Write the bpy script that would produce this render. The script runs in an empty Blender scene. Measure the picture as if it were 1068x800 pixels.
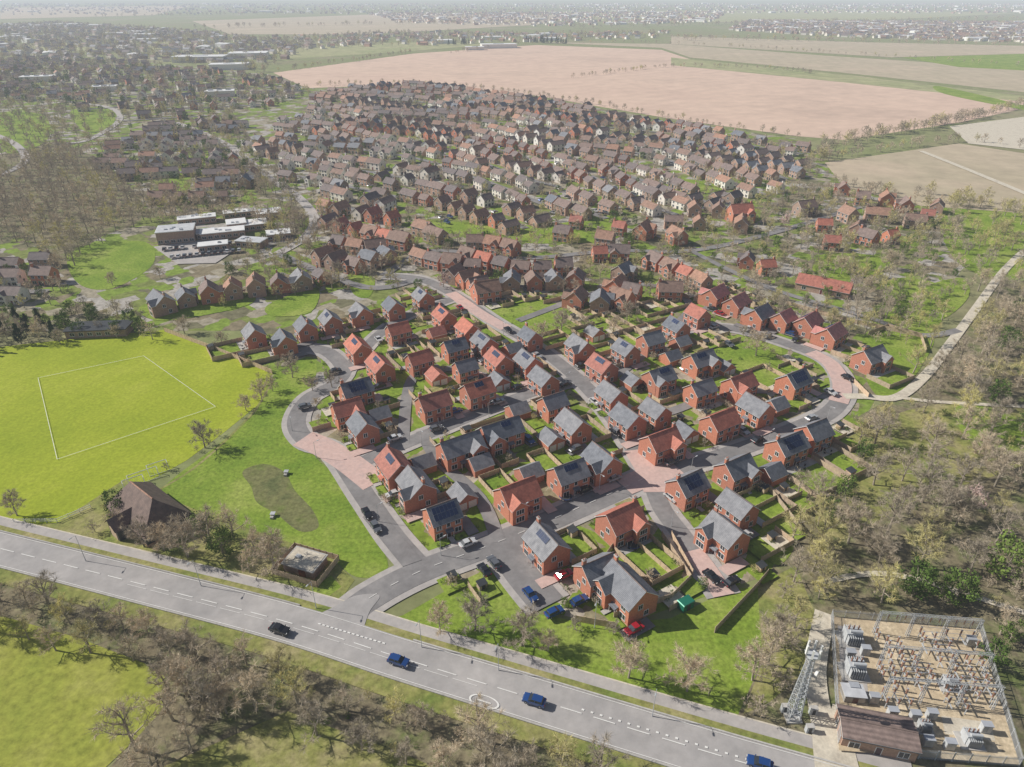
import bpy, math, random
from mathutils import Vector, Matrix
random.seed(11)
R=random
scn=bpy.context.scene
COL=scn.collection
# ---------------------------------------------------------------- image pixels to ground metres
H=115.0; PT=math.radians(30); FP=712.0
def G(x,y,z=0.0):
    """image pixel, back-projected through the camera -> metres on the level plane at height z"""
    u=(x-534)/FP; v=(400-y)/FP
    d=math.sin(PT)-v*math.cos(PT); f=math.cos(PT)+v*math.sin(PT)
    t=(H-z)/d
    return (u*t,f*t)
# ---------------------------------------------------------------- materials
def newmat(name):
    m=bpy.data.materials.new(name); m.use_nodes=True
    nt=m.node_tree; b=nt.nodes['Principled BSDF']
    return m,nt,b
def N(nt,t,**k):
    n=nt.nodes.new(t)
    for a,b in k.items(): setattr(n,a,b)
    return n
def noise(nt,vec,scale,detail=4,rough=.6):
    n=N(nt,'ShaderNodeTexNoise'); n.inputs['Scale'].default_value=scale
    n.inputs['Detail'].default_value=detail; n.inputs['Roughness'].default_value=rough
    nt.links.new(vec,n.inputs['Vector']); return n.outputs['Fac']
def ramp(nt,fac,stops,const=False):
    r=N(nt,'ShaderNodeValToRGB'); e=r.color_ramp.elements
    if const: r.color_ramp.interpolation='CONSTANT'
    while len(e)<len(stops): e.new(.5)
    for i,(p,c) in enumerate(stops):
        e[i].position=p; e[i].color=(c[0],c[1],c[2],1)
    nt.links.new(fac,r.inputs['Fac']); return r.outputs['Color']
def mix(nt,a,b,f,mode='MIX'):
    m=N(nt,'ShaderNodeMix',data_type='RGBA',blend_type=mode)
    for s,i in ((a,6),(b,7)):
        if isinstance(s,(tuple,list)): m.inputs[i].default_value=(s[0],s[1],s[2],1)
        else: nt.links.new(s,m.inputs[i])
    if isinstance(f,(int,float)): m.inputs[0].default_value=f
    else: nt.links.new(f,m.inputs[0])
    return m.outputs[2]
def gpos(nt): return N(nt,'ShaderNodeNewGeometry').outputs['Position']
def ground_mat(name,c1,c2,c3,s=.05,fine=.9,rough=.95,k=.3,stripe=None):
    m,nt,b=newmat(name); p=gpos(nt)
    a=noise(nt,p,s,6,.65); f=noise(nt,p,fine,5,.7)
    col=ramp(nt,a,[(.33,c1),(.5,c2),(.66,c3)])
    col=mix(nt,col,ramp(nt,f,[(.3,(1-k,)*3),(.7,(1+k*.8,)*3)]),1.0,'MULTIPLY')
    if stripe:
        mp=N(nt,'ShaderNodeMapping'); mp.inputs['Rotation'].default_value=(0,0,stripe[0]); nt.links.new(p,mp.inputs['Vector'])
        w=N(nt,'ShaderNodeTexWave',wave_type='BANDS',bands_direction='X'); w.inputs['Scale'].default_value=stripe[1]; w.inputs['Distortion'].default_value=stripe[3]
        w.inputs['Detail'].default_value=2; w.inputs['Detail Scale'].default_value=.2
        nt.links.new(mp.outputs[0],w.inputs['Vector'])
        col=mix(nt,col,ramp(nt,w.outputs['Fac'],[(0.2,(1-stripe[2],)*3),(.8,(1+stripe[2],)*3)]),1.0,'MULTIPLY')
    nt.links.new(col,b.inputs['Base Color']); b.inputs['Roughness'].default_value=rough
    b.inputs['Specular IOR Level'].default_value=.15
    return m
def obj_mat(name,c,var=.25,rough=.7,scale=1.2,spec=.3,hue=None,metal=0):
    m,nt,b=newmat(name)
    oi=N(nt,'ShaderNodeObjectInfo')
    f=noise(nt,gpos(nt),scale,4,.65)
    c2=hue if hue else tuple(x*(1-var) for x in c)
    col=mix(nt,c,c2,oi.outputs['Random'])
    sh=ramp(nt,f,[(.3,(1-var,)*3),(.7,(1+var*.6,)*3)])
    col=mix(nt,col,sh,1.0,'MULTIPLY')
    nt.links.new(col,b.inputs['Base Color'])
    b.inputs['Roughness'].default_value=rough; b.inputs['Specular IOR Level'].default_value=spec
    b.inputs['Metallic'].default_value=metal
    return m
def roof_mat(name,c,hue,spec=.3):
    m,nt,b=newmat(name)
    oi=N(nt,'ShaderNodeObjectInfo'); tc=N(nt,'ShaderNodeTexCoord')
    w=N(nt,'ShaderNodeTexWave',wave_type='BANDS',bands_direction='Z'); w.inputs['Scale'].default_value=1.6
    w.inputs['Distortion'].default_value=.6; w.inputs['Detail'].default_value=1
    nt.links.new(tc.outputs['Object'],w.inputs['Vector'])
    col=mix(nt,c,hue,oi.outputs['Random'])
    sh=ramp(nt,w.outputs['Fac'],[(0,(.78,)*3),(1,(1.1,)*3)])
    col=mix(nt,col,sh,1.0,'MULTIPLY')
    f=noise(nt,gpos(nt),.7,6,.75)
    col=mix(nt,col,ramp(nt,f,[(.3,(.62,.62,.64)),(.7,(1.3,1.27,1.24))]),1.0,'MULTIPLY')
    nt.links.new(col,b.inputs['Base Color']); b.inputs['Roughness'].default_value=.7
    b.inputs['Specular IOR Level'].default_value=spec
    return m
M={}
M['land']=ground_mat('farmland',(.27,.25,.14),(.24,.27,.11),(.32,.28,.18),.006,.12)
M['field']=ground_mat('mown_grass',(.28,.35,.025),(.34,.40,.032),(.41,.45,.055),.025,1.0,k=.24,stripe=(.5,.06,.018,1.5))
M['lawn']=ground_mat('lawn_grass',(.16,.255,.03),(.225,.315,.042),(.31,.37,.08),.06,1.0,k=.4)
M['rough']=ground_mat('rough_grass',(.18,.23,.055),(.28,.28,.09),(.38,.33,.17),.09,.8,k=.4)
M['pasture']=ground_mat('pasture',(.24,.29,.045),(.32,.34,.06),(.39,.38,.11),.035,.6,k=.35)
M['scrub']=ground_mat('woodland_floor',(.20,.165,.11),(.24,.21,.13),(.15,.185,.06),.12,.6,k=.5)
M['bare']=ground_mat('bare_soil_field',(.63,.46,.365),(.69,.51,.40),(.58,.43,.34),.004,.05,k=.12,stripe=(.9,.012,.012,2))
M['tan']=ground_mat('stubble_field',(.53,.44,.32),(.47,.40,.28),(.57,.46,.34),.006,.06,k=.15,stripe=(.2,.014,.015,2))
M['olive']=ground_mat('pasture_far',(.34,.37,.17),(.39,.38,.20),(.31,.34,.15),.006,.05)
M['gravel']=ground_mat('sand_gravel',(.64,.51,.35),(.54,.44,.30),(.72,.60,.43),.15,1.2)
M['path']=ground_mat('gravel_path',(.60,.54,.44),(.66,.60,.49),(.54,.48,.39),.2,1.2,k=.2)
M['asphalt']=ground_mat('asphalt',(.21,.20,.20),(.25,.24,.24),(.30,.285,.28),.12,.5,.85,k=.14)
M['road']=ground_mat('worn_asphalt',(.36,.345,.34),(.41,.39,.38),(.47,.445,.43),.08,.35,.85,k=.12)
M['pave']=ground_mat('pavement_asphalt',(.40,.375,.36),(.45,.42,.40),(.50,.465,.435),.2,.6,k=.12)
M['block']=ground_mat('block_paving',(.58,.41,.37),(.64,.46,.41),(.55,.41,.38),.3,1.0,k=.12)
M['basin']=ground_mat('marsh_grass',(.13,.15,.06),(.20,.20,.085),(.15,.19,.05),.12,.8,k=.4)
def resid(name,cell,stops,ang=.5):
    m,nt,b=newmat(name); p=gpos(nt)
    mp=N(nt,'ShaderNodeMapping'); mp.inputs['Rotation'].default_value=(0,0,ang); nt.links.new(p,mp.inputs['Vector'])
    v=N(nt,'ShaderNodeTexVoronoi',distance='CHEBYCHEV'); v.inputs['Scale'].default_value=1/cell
    nt.links.new(mp.outputs[0],v.inputs['Vector'])
    sp=N(nt,'ShaderNodeSeparateColor'); nt.links.new(v.outputs['Color'],sp.inputs[0])
    col=ramp(nt,sp.outputs[0],stops,True)
    f=noise(nt,p,.35,5,.7)
    col=mix(nt,col,ramp(nt,f,[(.3,(.55,.55,.5)),(.7,(1.25,1.25,1.2))]),1.0,'MULTIPLY')
    nt.links.new(col,b.inputs['Base Color']); b.inputs['Roughness'].default_value=.95; b.inputs['Specular IOR Level'].default_value=.1
    return m
M['resid']=resid('garden_patchwork',8,[(0,(.22,.26,.08)),(.2,(.27,.23,.16)),(.36,(.23,.32,.06)),(.56,(.38,.34,.27)),(.7,(.20,.19,.12)),(.84,(.45,.42,.40))],.75)
M['estate']=resid('estate_plots',4.5,[(0,(.21,.30,.045)),(.38,(.40,.34,.26)),(.5,(.23,.33,.05)),(.78,(.46,.41,.35)),(.9,(.30,.27,.18))],.54)
M['brick']=obj_mat('red_brick',(.60,.245,.155),.22,.85,2.5,.15,(.48,.215,.155))
M['brick2']=obj_mat('weathered_brick',(.50,.32,.24),.25,.9,1.5,.12,(.38,.275,.22))
M['render']=obj_mat('cream_render',(.82,.79,.74),.12,.8,1.0,.2,(.74,.68,.60))
M['slate']=roof_mat('slate_roof',(.17,.19,.225),(.28,.285,.305),.3)
M['tile']=roof_mat('red_tile_roof',(.56,.20,.135),(.42,.175,.14))
M['tile_pink']=roof_mat('terracotta_tile_roof',(.64,.27,.235),(.56,.25,.225))
M['tile_brown']=roof_mat('brown_tile_roof',(.30,.22,.19),(.195,.17,.17),.2)
M['tile_old']=roof_mat('weathered_tile_roof',(.44,.255,.18),(.27,.195,.165),.2)
M['white']=obj_mat('white_upvc',(.84,.84,.82),.05,.4,1,.4)
M['glass']=obj_mat('window_glass',(.035,.045,.06),.2,.12,.5,.6)
M['door']=obj_mat('painted_door',(.05,.06,.08),.2,.4,1,.4,(.18,.03,.03))
M['solar']=obj_mat('solar_cell',(.03,.05,.12),.2,.5,1,.15)
M['alu']=obj_mat('aluminium',(.42,.44,.48),.1,.6,1,.25)
M['fence']=obj_mat('timber_fence',(.62,.47,.33),.25,.9,1.5,.1,(.46,.37,.28))
M['dark']=obj_mat('dark_steel',(.06,.065,.07),.2,.5,1,.4)
M['galv']=obj_mat('galvanised_steel',(.52,.54,.56),.15,.5,1,.4)
M['conc']=obj_mat('concrete',(.54,.52,.49),.2,.9,.8,.2)
M['flat']=obj_mat('flat_roof_felt',(.72,.73,.75),.2,.8,.4,.2,(.42,.43,.46))
M['pale']=obj_mat('pale_roof_membrane',(.82,.82,.82),.12,.7,.4,.2)
M['paint']=obj_mat('road_paint',(.84,.83,.80),.12,.7,1.5,.2)
M['tyre']=obj_mat('tyre_rubber',(.03,.03,.03),.1,.9)
M['ceramic']=obj_mat('brown_ceramic',(.30,.16,.11),.2,.3,1,.5)
M['thatch']=roof_mat('dark_plain_tile_roof',(.20,.145,.125),(.21,.155,.135))
def car_mat(n,c):
    m,nt,b=newmat(n); b.inputs['Roughness'].default_value=.3
    b.inputs['Coat Weight'].default_value=.6; b.inputs['Metallic'].default_value=.2
    f=noise(nt,gpos(nt),.8); col=mix(nt,c,tuple(x*.8 for x in c),f); nt.links.new(col,b.inputs['Base Color']); return m
CARC={'blue':car_mat('blue_car_paint',(.02,.08,.28)),'black':car_mat('black_car_paint',(.02,.02,.025)),
'white':car_mat('white_car_paint',(.75,.75,.75)),'red':car_mat('red_car_paint',(.5,.02,.04)),
'grey':car_mat('grey_car_paint',(.16,.17,.19)),'silver':car_mat('silver_car_paint',(.5,.51,.53)),'green':car_mat('green_paint',(.02,.22,.14))}
def twig_mat(name,c1,c2):
    m,nt,b=newmat(name); oi=N(nt,'ShaderNodeObjectInfo')
    f=noise(nt,gpos(nt),.6,3)
    col=mix(nt,c1,c2,oi.outputs['Random'])
    col=mix(nt,col,ramp(nt,f,[(.3,(.65,.65,.65)),(.7,(1.25,1.23,1.2))]),1.0,'MULTIPLY')
    nt.links.new(col,b.inputs['Base Color']); b.inputs['Roughness'].default_value=.9; b.inputs['Specular IOR Level'].default_value=.1
    return m
M['bark']=twig_mat('bark',(.44,.39,.31),(.32,.28,.23))
M['twig']=twig_mat('bare_twigs',(.68,.57,.42),(.42,.37,.30))
M['twigolive']=twig_mat('budding_twigs',(.70,.64,.28),(.52,.47,.25))
M['twigpink']=twig_mat('blossom_twigs',(.75,.60,.55),(.65,.52,.47))
M['leaf']=twig_mat('evergreen_leaves',(.09,.16,.035),(.17,.24,.055))
M['leafdark']=twig_mat('conifer_needles',(.035,.07,.03),(.06,.095,.04))

# ---------------------------------------------------------------- mesh builder
class MB:
    def __init__(s): s.v=[];s.f=[];s.m=[];s.mats=[]
    def mi(s,k):
        if k not in s.mats: s.mats.append(k)
        return s.mats.index(k)
    def face(s,pts,k):
        i=len(s.v); s.v.extend([tuple(p) for p in pts]); s.f.append(tuple(range(i,i+len(pts)))); s.m.append(s.mi(k))
    def obox(s,c,ax,ay,az,sx,sy,sz,k,top=1.0):
        c=Vector(c);ax=Vector(ax);ay=Vector(ay);az=Vector(az);i=len(s.v)
        for dz in (-.5,.5):
            q=top if dz>0 else 1
            for dx,dy in ((-.5,-.5),(.5,-.5),(.5,.5),(-.5,.5)):
                s.v.append(tuple(c+ax*(dx*sx*q)+ay*(dy*sy*q)+az*(dz*sz)))
        mi=s.mi(k)
        for q in ((3,2,1,0),(4,5,6,7),(0,1,5,4),(1,2,6,5),(2,3,7,6),(3,0,4,7)):
            s.f.append(tuple(i+a for a in q)); s.m.append(mi)
    def box(s,c,sz,k,rot=0,top=1.0):
        ca,sa=math.cos(rot),math.sin(rot)
        s.obox(c,(ca,sa,0),(-sa,ca,0),(0,0,1),*sz,k,top)
    def prism(s,p0,p1,r0,r1,n,k,cap=False):
        p0=Vector(p0);p1=Vector(p1);d=(p1-p0)
        if d.length<1e-6: return
        d.normalize(); a=d.orthogonal().normalized(); b=d.cross(a); i=len(s.v)
        for p,r in ((p0,r0),(p1,r1)):
            for j in range(n):
                t=2*math.pi*j/n; s.v.append(tuple(p+a*(math.cos(t)*r)+b*(math.sin(t)*r)))
        mi=s.mi(k)
        for j in range(n):
            q=(j+1)%n; s.f.append((i+j,i+q,i+n+q,i+n+j)); s.m.append(mi)
        if cap:
            s.f.append(tuple(i+n+j for j in range(n))); s.m.append(mi)
            s.f.append(tuple(i+j for j in reversed(range(n)))); s.m.append(mi)
    def mesh(s,name):
        me=bpy.data.meshes.new(name); me.from_pydata(s.v,[],s.f)
        for k in s.mats: me.materials.append(M[k] if isinstance(k,str) else k)
        me.polygons.foreach_set('material_index',s.m); me.update(); return me
    def obj(s,name,parent=None,loc=(0,0,0),rot=0,sc=1):
        return put(name,s.mesh(name),loc,rot,sc,parent)
def put(name,me,loc=(0,0,0),rot=0,sc=1,parent=None):
    o=bpy.data.objects.new(name,me); o.location=loc; o.rotation_euler=(0,0,rot)
    o.scale=(sc,sc,sc) if not isinstance(sc,tuple) else sc
    if parent: o.parent=parent
    COL.objects.link(o); return o
def empty(name,loc=(0,0,0),rot=0):
    return put(name,None,loc,rot)
# ---------------------------------------------------------------- occupancy / polygons
def inpoly(x,y,P):
    c=False;j=len(P)-1
    for i in range(len(P)):
        xi,yi=P[i];xj,yj=P[j]
        if (yi>y)!=(yj>y) and x<(xj-xi)*(y-yi)/(yj-yi)+xi: c=not c
        j=i
    return c
def cr(pts,closed=False,n=6):
    out=[];L=len(pts)
    rng=range(L) if closed else range(L-1)
    for i in rng:
        g=(lambda k: pts[k%L]) if closed else (lambda k: pts[min(max(k,0),L-1)])
        p0,p1,p2,p3=g(i-1),g(i),g(i+1),g(i+2)
        for j in range(n):
            t=j/n;o=[]
            for a in range(2):
                o.append(.5*((2*p1[a])+(-p0[a]+p2[a])*t+(2*p0[a]-5*p1[a]+4*p2[a]-p3[a])*t*t+(-p0[a]+3*p1[a]-3*p2[a]+p3[a])*t**3))
            out.append(tuple(o))
    if not closed: out.append(pts[-1])
    return out
OCC={}
def occ_add(x,y,r):
    OCC.setdefault((int(x//12),int(y//12)),[]).append((x,y,r))
def occ_free(x,y,r):
    a,b=int(x//12),int(y//12)
    for i in range(a-2,a+3):
        for j in range(b-2,b+3):
            for (px,py,pr) in OCC.get((i,j),()):
                if (px-x)**2+(py-y)**2<(pr+r)**2: return False
    return True
ZC=[0.02]
def area(name,px,mat,smooth=False,z=None,world=False):
    P=px if world else [G(*p) for p in px]
    if smooth: P=cr(P,True)
    if z is None: ZC[0]+=.004; z=ZC[0]
    mb=MB(); mb.face([(x,y,z) for x,y in P],mat)
    o=mb.obj(name)
    return P
def norms(P):
    out=[]
    for i in range(len(P)):
        a=P[max(i-1,0)];b=P[min(i+1,len(P)-1)]
        dx,dy=b[0]-a[0],b[1]-a[1];l=math.hypot(dx,dy) or 1
        out.append((-dy/l,dx/l))
    return out
def ribbon(name,px,w,mat,off=0,z=None,world=False,thick=0,block=True,smooth=True,parent=None):
    P=px if world else [G(*p) for p in px]
    if smooth: P=cr(P)
    n=norms(P)
    if z is None: ZC[0]+=.004; z=ZC[0]
    mb=MB()
    A=[(p[0]+m[0]*(off+w/2),p[1]+m[1]*(off+w/2)) for p,m in zip(P,n)]
    B=[(p[0]+m[0]*(off-w/2),p[1]+m[1]*(off-w/2)) for p,m in zip(P,n)]
    for i in range(len(P)-1):
        mb.face([(*B[i],z),(*B[i+1],z),(*A[i+1],z),(*A[i],z)],mat)
        if thick:
            mb.face([(*A[i],z),(*A[i+1],z),(*A[i+1],z-thick),(*A[i],z-thick)],mat)
            mb.face([(*B[i+1],z),(*B[i],z),(*B[i],z-thick),(*B[i+1],z-thick)],mat)
    mb.obj(name,parent)
    if block:
        for i in range(len(P)-1):
            l=math.dist(P[i],P[i+1]);k=max(1,int(l/3))
            for j in range(k):
                t=j/k; occ_add(P[i][0]*(1-t)+P[i+1][0]*t,P[i][1]*(1-t)+P[i+1][1]*t,w/2)
    return P

# ================================================================ GROUND
S=30000
mb=MB(); mb.face([(-S,-2000,0),(S,-2000,0),(S,S*1.6,0),(-S,S*1.6,0)],'land'); mb.obj('ground')
FARF=[([(285,76),(430,56),(560,47),(690,52),(720,62),(900,80),(1075,103),(1060,115),(1000,128),(880,146),(830,142),(700,124),(560,100),(430,88),(320,92)],'bare'),
([(560,44),(700,46),(860,58),(1075,72),(1075,97),(880,76),(720,60),(690,50)],'tan'),
([(700,60),(880,78),(1075,101),(1075,107),(880,86),(700,68)],'olive'),
([(280,52),(420,44),(520,46),(420,54),(300,62)],'olive'),
([(940,60),(1075,56),(1075,74),(1000,70)],'lawn'),
([(700,38),(900,44),(1075,48),(1075,56),(930,60),(700,46)],'tan'),
([(860,170),(1000,150),(1100,165),(1100,225),(960,215),(880,195)],'tan'),
([(990,132),(1100,118),(1100,160),(1010,150)],'path'),
([(200,22),(420,14),(600,16),(560,26),(380,36),(240,36)],'tan'),
([(560,12),(900,10),(1060,14),(900,22),(640,24)],'olive'),
([(0,8),(200,6),(160,16),(0,20)],'tan'),([(20,48),(90,44),(110,52),(40,58)],'olive'),([(150,44),(200,42),(210,50),(160,52)],'olive')]
for i,(p,m) in enumerate(FARF): area('field',p,m,z=.08+.03*i)
ribbon('farm_track',[(960,158),(1010,178),(1075,205)],5,'path',z=.6)
resid_poly=[(-60,70),(120,62),(285,78),(330,93),(430,90),(560,102),(700,126),(830,145),(870,172),(960,190),(1010,225),(1010,275),(960,330),(900,440),(820,520),(640,640),(420,600),(300,430),(250,345),(0,345),(-60,345)]
area('garden_ground',resid_poly,'resid',z=.02)
EST=[(330,355),(440,296),(520,300),(640,318),(760,295),(880,345),(900,440),(800,600),(640,655),(420,600),(330,460),(340,400)]
area('garden_ground',EST,'estate')
woodL=[(-30,175),(60,150),(125,185),(150,225),(100,250),(60,285),(30,250),(-30,240)]
area('woodland_floor',woodL,'scrub',True)
area('field',[(-40,366),(0,362),(90,352),(172,344),(225,364),(285,388),(272,420),(235,450),(195,480),(120,522),(60,545),(-40,556)],'field',False)
area('lawn',[(285,392),(322,372),(330,390),(312,430),(320,465),(352,500),(378,540),(405,590),(372,602),(335,575),(280,560),(200,530),(168,512),(230,462),(268,428)],'lawn',True)
area('marsh',[(253,492),(275,484),(296,492),(308,512),(326,532),(332,550),(312,554),(288,536),(268,524),(262,508)],'basin',True)
ribbon('gravel_path',[(285,395),(268,425),(240,455),(200,490),(150,520)],.8,'rough',block=False)
area('rough_grass',[(-60,560),(60,545),(130,500),(200,530),(285,560),(340,578),(370,605),(352,630),(300,645),(150,606),(-60,562)],'rough')
area('lawn',[(95,578),(140,578),(210,600),(318,620),(345,600),(356,612),(318,641),(200,615),(110,592)],'lawn')
area('lawn',[(372,655),(420,642),(490,602),(520,588),(560,640),(620,652),(700,645),(760,615),(790,612),(806,650),(790,700),(770,745),(800,775),(700,752),(560,708),(420,672)],'lawn')
area('woodland_floor',[(1110,285),(1030,300),(985,365),(930,415),(885,440),(850,480),(832,560),(800,600),(800,650),(790,700),(770,745),(850,790),(860,850),(1150,850),(1200,500)],'scrub')
area('rough_grass',[(790,610),(830,590),(850,640),(840,700),(800,735),(775,745),(795,690)],'rough')
area('rough_grass',[(870,470),(935,432),(1000,420),(1075,430),(1075,480),(960,520),(880,560),(850,540)],'rough',True)
area('pasture',[(-60,600),(0,640),(120,668),(180,705),(170,745),(100,810),(60,860),(-120,860)],'pasture')
area('pasture',[(130,860),(150,795),(220,760),(290,735),(400,765),(520,810),(560,860)],'rough')
area('woodland_floor',[(-60,575),(0,597),(150,630),(300,672),(480,728),(640,780),(780,830),(560,850),(430,790),(300,742),(170,800),(130,860),(60,860),(170,740),(172,700),(80,665),(-60,625)],'scrub')
GREENS=[[(742,362),(785,346),(815,362),(805,395),(765,388)],[(505,322),(560,314),(605,326),(580,346),(540,348)]]
for p in GREENS+[[(70,275),(80,258),(150,252),(160,275),(120,300),(85,298)],[(75,115),(115,112),(118,130),(95,138),(80,130)],[(0,118),(45,120),(50,145),(15,160),(0,150)],
 [(160,175),(185,165),(200,190),(180,200)],
 [(928,292),(985,300),(975,345),(925,342)],[(900,355),(935,345),(975,352),(935,415),(905,400)],[(985,225),(1075,235),(1068,290),(1000,275)],
 [(365,285),(390,290),(385,310),(368,306)],[(430,230),(560,235),(640,225),(640,250),(520,252)],[(790,560),(820,530),(835,555),(812,590)],[(800,510),(835,520),(830,545),(805,535)],
 [(200,150),(215,150),(215,175),(195,175)],[(860,395),(885,400),(885,425),(868,415)],[(940,310),(1000,290),(1010,310),(975,335)],[(690,185),(760,195),(700,205)],[(280,318),(330,300),(325,325),(285,330)],
 [(390,400),(420,385),(430,405),(400,415)],[(640,330),(680,320),(690,335),(650,345)],[(590,560),(610,552),(625,575),(605,580)],[(860,265),(930,270),(900,290),(850,285)],[(1000,420),(1068,440),(1068,470),(1010,460)],
 [(985,212),(1075,226),(1100,262),(1050,262),(995,240)],[(150,318),(250,305),(260,318),(170,335)],[(980,90),(1075,112),(1075,116),(985,98)]]:
    area('lawn',p,'lawn',True)
# ================================================================ ROADS
main=[(-80,552),(0,573),(150,611),(300,650),(420,688),(560,731),(700,774),(800,804),(960,850)]
MAINW=[G(*p) for p in main]
spine=[(356,650),(385,625),(440,596),(520,566),(600,532),(678,497)]
spine2=[(678,497),(662,470),(636,432),(603,396),(560,362),(515,335),(478,310),(440,292),(400,288)]
east=[(678,497),(760,473),(830,447),(868,428),(880,402),(862,376),(815,357),(765,343),(722,342),(690,352)]
west=[(438,592),(410,560),(380,517),(348,472),(320,460),(309,440),(322,416),(350,400),(358,384),(338,366),(305,364)]
street=[(365,488),(430,460),(500,431),(560,408),(603,396)]
cul=[(678,497),(690,530),(712,560),(735,592),(755,622)]
court=[(520,566),(545,600),(572,632)]
north=[(350,400),(392,352),(425,330),(478,310)]
links=[[(603,396),(640,392),(668,372),(690,352)],[(636,432),(690,432),(740,415),(790,408),(870,415)],[(440,450),(455,478),(500,520),(520,566)],[(420,465),(430,395),(470,385),(515,395)],[(690,352),(720,320),(690,300),(640,300),(540,335)]]
allr=[(spine,7),(spine2,5.5),(east,5.5),(west,5.5),(street,5),(cul,5),(court,8),(north,4.5)]+[(l,3.6) for l in links]
for p,w in allr[:8]: ribbon('pavement',p,w+3.2,'pave')
ribbon('pavement',main,2.2,'path',off=8.0)
ribbon('grass_verge',main,17,'rough',off=0)
ribbon('pavement',main,2.4,'pave',off=7.6,block=False)
for p,w in allr: ribbon('road',p,w,'asphalt')
ribbon('main_road',main,9.2,'road')
area('road_junction',[(322,650),(352,632),(372,622),(396,622),(385,640),(380,664),(400,678),(352,664)],'road',True)
ribbon('block_paving',[(392,505),(362,482),(335,466),(316,458)],8,'block',block=False)
ribbon('block_paving',[(650,508),(678,497),(706,488)],7.5,'block',block=False)
ribbon('block_paving',[(662,470),(678,497),(684,514)],6.5,'block',block=False)
ribbon('block_paving',[(845,368),(866,380),(878,402),(874,420)],6,'block',block=False)
ribbon('block_paving',[(470,306),(500,327),(528,343)],5.5,'block',block=False)
ribbon('block_paving',[(735,345),(720,342),(700,347)],6,'block',block=False)
ribbon('block_paving',[(722,575),(735,592),(755,622)],5,'block',block=False)
area('parking_bay',[(378,540),(395,532),(440,585),(420,592)],'asphalt')
area('driveway',[(868,735),(850,800),(905,840),(880,740)],'path')
ribbon('gravel_track',[(1068,262),(1045,285),(1018,322),(990,360),(964,393),(935,415),(900,414),(880,414)],3.4,'path')
ribbon('gravel_track',[(935,415),(980,420),(1075,425)],1.8,'path')
ribbon('gravel_track',[(860,640),(850,700),(858,760),(862,800),(870,850)],4,'path')
ribbon('gravel_track',[(850,610),(930,600),(1068,640)],1.6,'path')
ribbon('road',[(185,128),(235,150),(280,185),(310,205),(328,228),(318,248),(290,265)],6,'pave')
ribbon('road',[(-20,135),(15,150),(25,170),(-20,190)],6,'pave')
ribbon('road',[(60,105),(112,112),(125,125),(95,145),(70,150)],6,'pave')
ribbon('road',[(290,265),(380,300),(440,290)],5,'asphalt')
ribbon('road',[(400,288),(450,262),(540,270),(640,262),(720,262),(800,245),(900,215)],4.5,'asphalt')
ribbon('road',[(720,262),(800,300),(900,330),(960,350),(1000,345)],3.5,'asphalt')
area('car_park',[(160,258),(230,248),(245,262),(225,275),(185,276)],'pave')
MS=cr(MAINW)
ribbon('kerb',MS,.3,'conc',off=-4.75,z=ZC[0]+.12,world=True,thick=.25,block=False,smooth=False)
ribbon('kerb',[p for p in MS if p[0]<G(318,652)[0]],.3,'conc',off=4.75,z=ZC[0]+.12,world=True,thick=.25,block=False,smooth=False)
ribbon('kerb',[p for p in MS if p[0]>G(400,684)[0]],.3,'conc',off=4.75,z=ZC[0]+.12,world=True,thick=.25,block=False,smooth=False)
ZM=ZC[0]+.01
def dashes(name,P,off,on,gap,w,z=ZM,s0=0,s1=1e9):
    mb=MB(); nrm=norms(P); cum=[0]
    for i in range(len(P)-1): cum.append(cum[-1]+math.dist(P[i],P[i+1]))
    def at(t):
        for i in range(len(P)-1):
            if cum[i+1]>=t:
                k=(t-cum[i])/(cum[i+1]-cum[i]+1e-9)
                x=P[i][0]*(1-k)+P[i+1][0]*k;y=P[i][1]*(1-k)+P[i+1][1]*k
                nx=nrm[i][0]*(1-k)+nrm[i+1][0]*k;ny=nrm[i][1]*(1-k)+nrm[i+1][1]*k
                return x,y,nx,ny
        return (*P[-1],*nrm[-1])
    t=s0
    while t+on<min(cum[-1],s1):
        a=at(t);b=at(t+on)
        q=[(p[0]+p[2]*(off+e),p[1]+p[3]*(off+e),z) for p,e in ((a,-w/2),(b,-w/2),(b,w/2),(a,w/2))]
        mb.face(q,'paint'); t+=on+gap
    mb.obj(name)
dashes('road_marking',MS,0,4,2.2,.2)
dashes('road_marking',MS,4.25,6,.01,.12)
dashes('road_marking',MS,-4.25,6,.01,.12)
dashes('road_marking',MS,.8,.5,1.2,.35,s0=165,s1=200)
dashes('road_marking',MS,-.9,5,1.0,.1,s0=62,s1=150)
SP=cr([G(*p) for p in spine]); dashes('road_marking',SP,0,2,3.5,.12,s0=8)
dashes('give_way_marking',[G(326,660),G(398,682)],2.2,.6,.4,.3)
mb=MB(); c=G(505,733); a0=math.atan2(MS[30][1]-MS[28][1],MS[30][0]-MS[28][0])
for j in range(28):
    t0,t1=2*math.pi*j/28,2*math.pi*(j+1)/28;q=[]
    for t,k in ((t0,1),(t1,1),(t1,.86),(t0,.86)):
        x,y=3.0*k*math.cos(t),1.3*k*math.sin(t); q.append((c[0]+x*math.cos(a0)-y*math.sin(a0),c[1]+x*math.sin(a0)+y*math.cos(a0),ZM+.004))
    mb.face(q,'paint')
mb.box((c[0],c[1],ZM+.004),(2.6,.25,.004),'paint',a0); mb.obj('road_marking')

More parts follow.
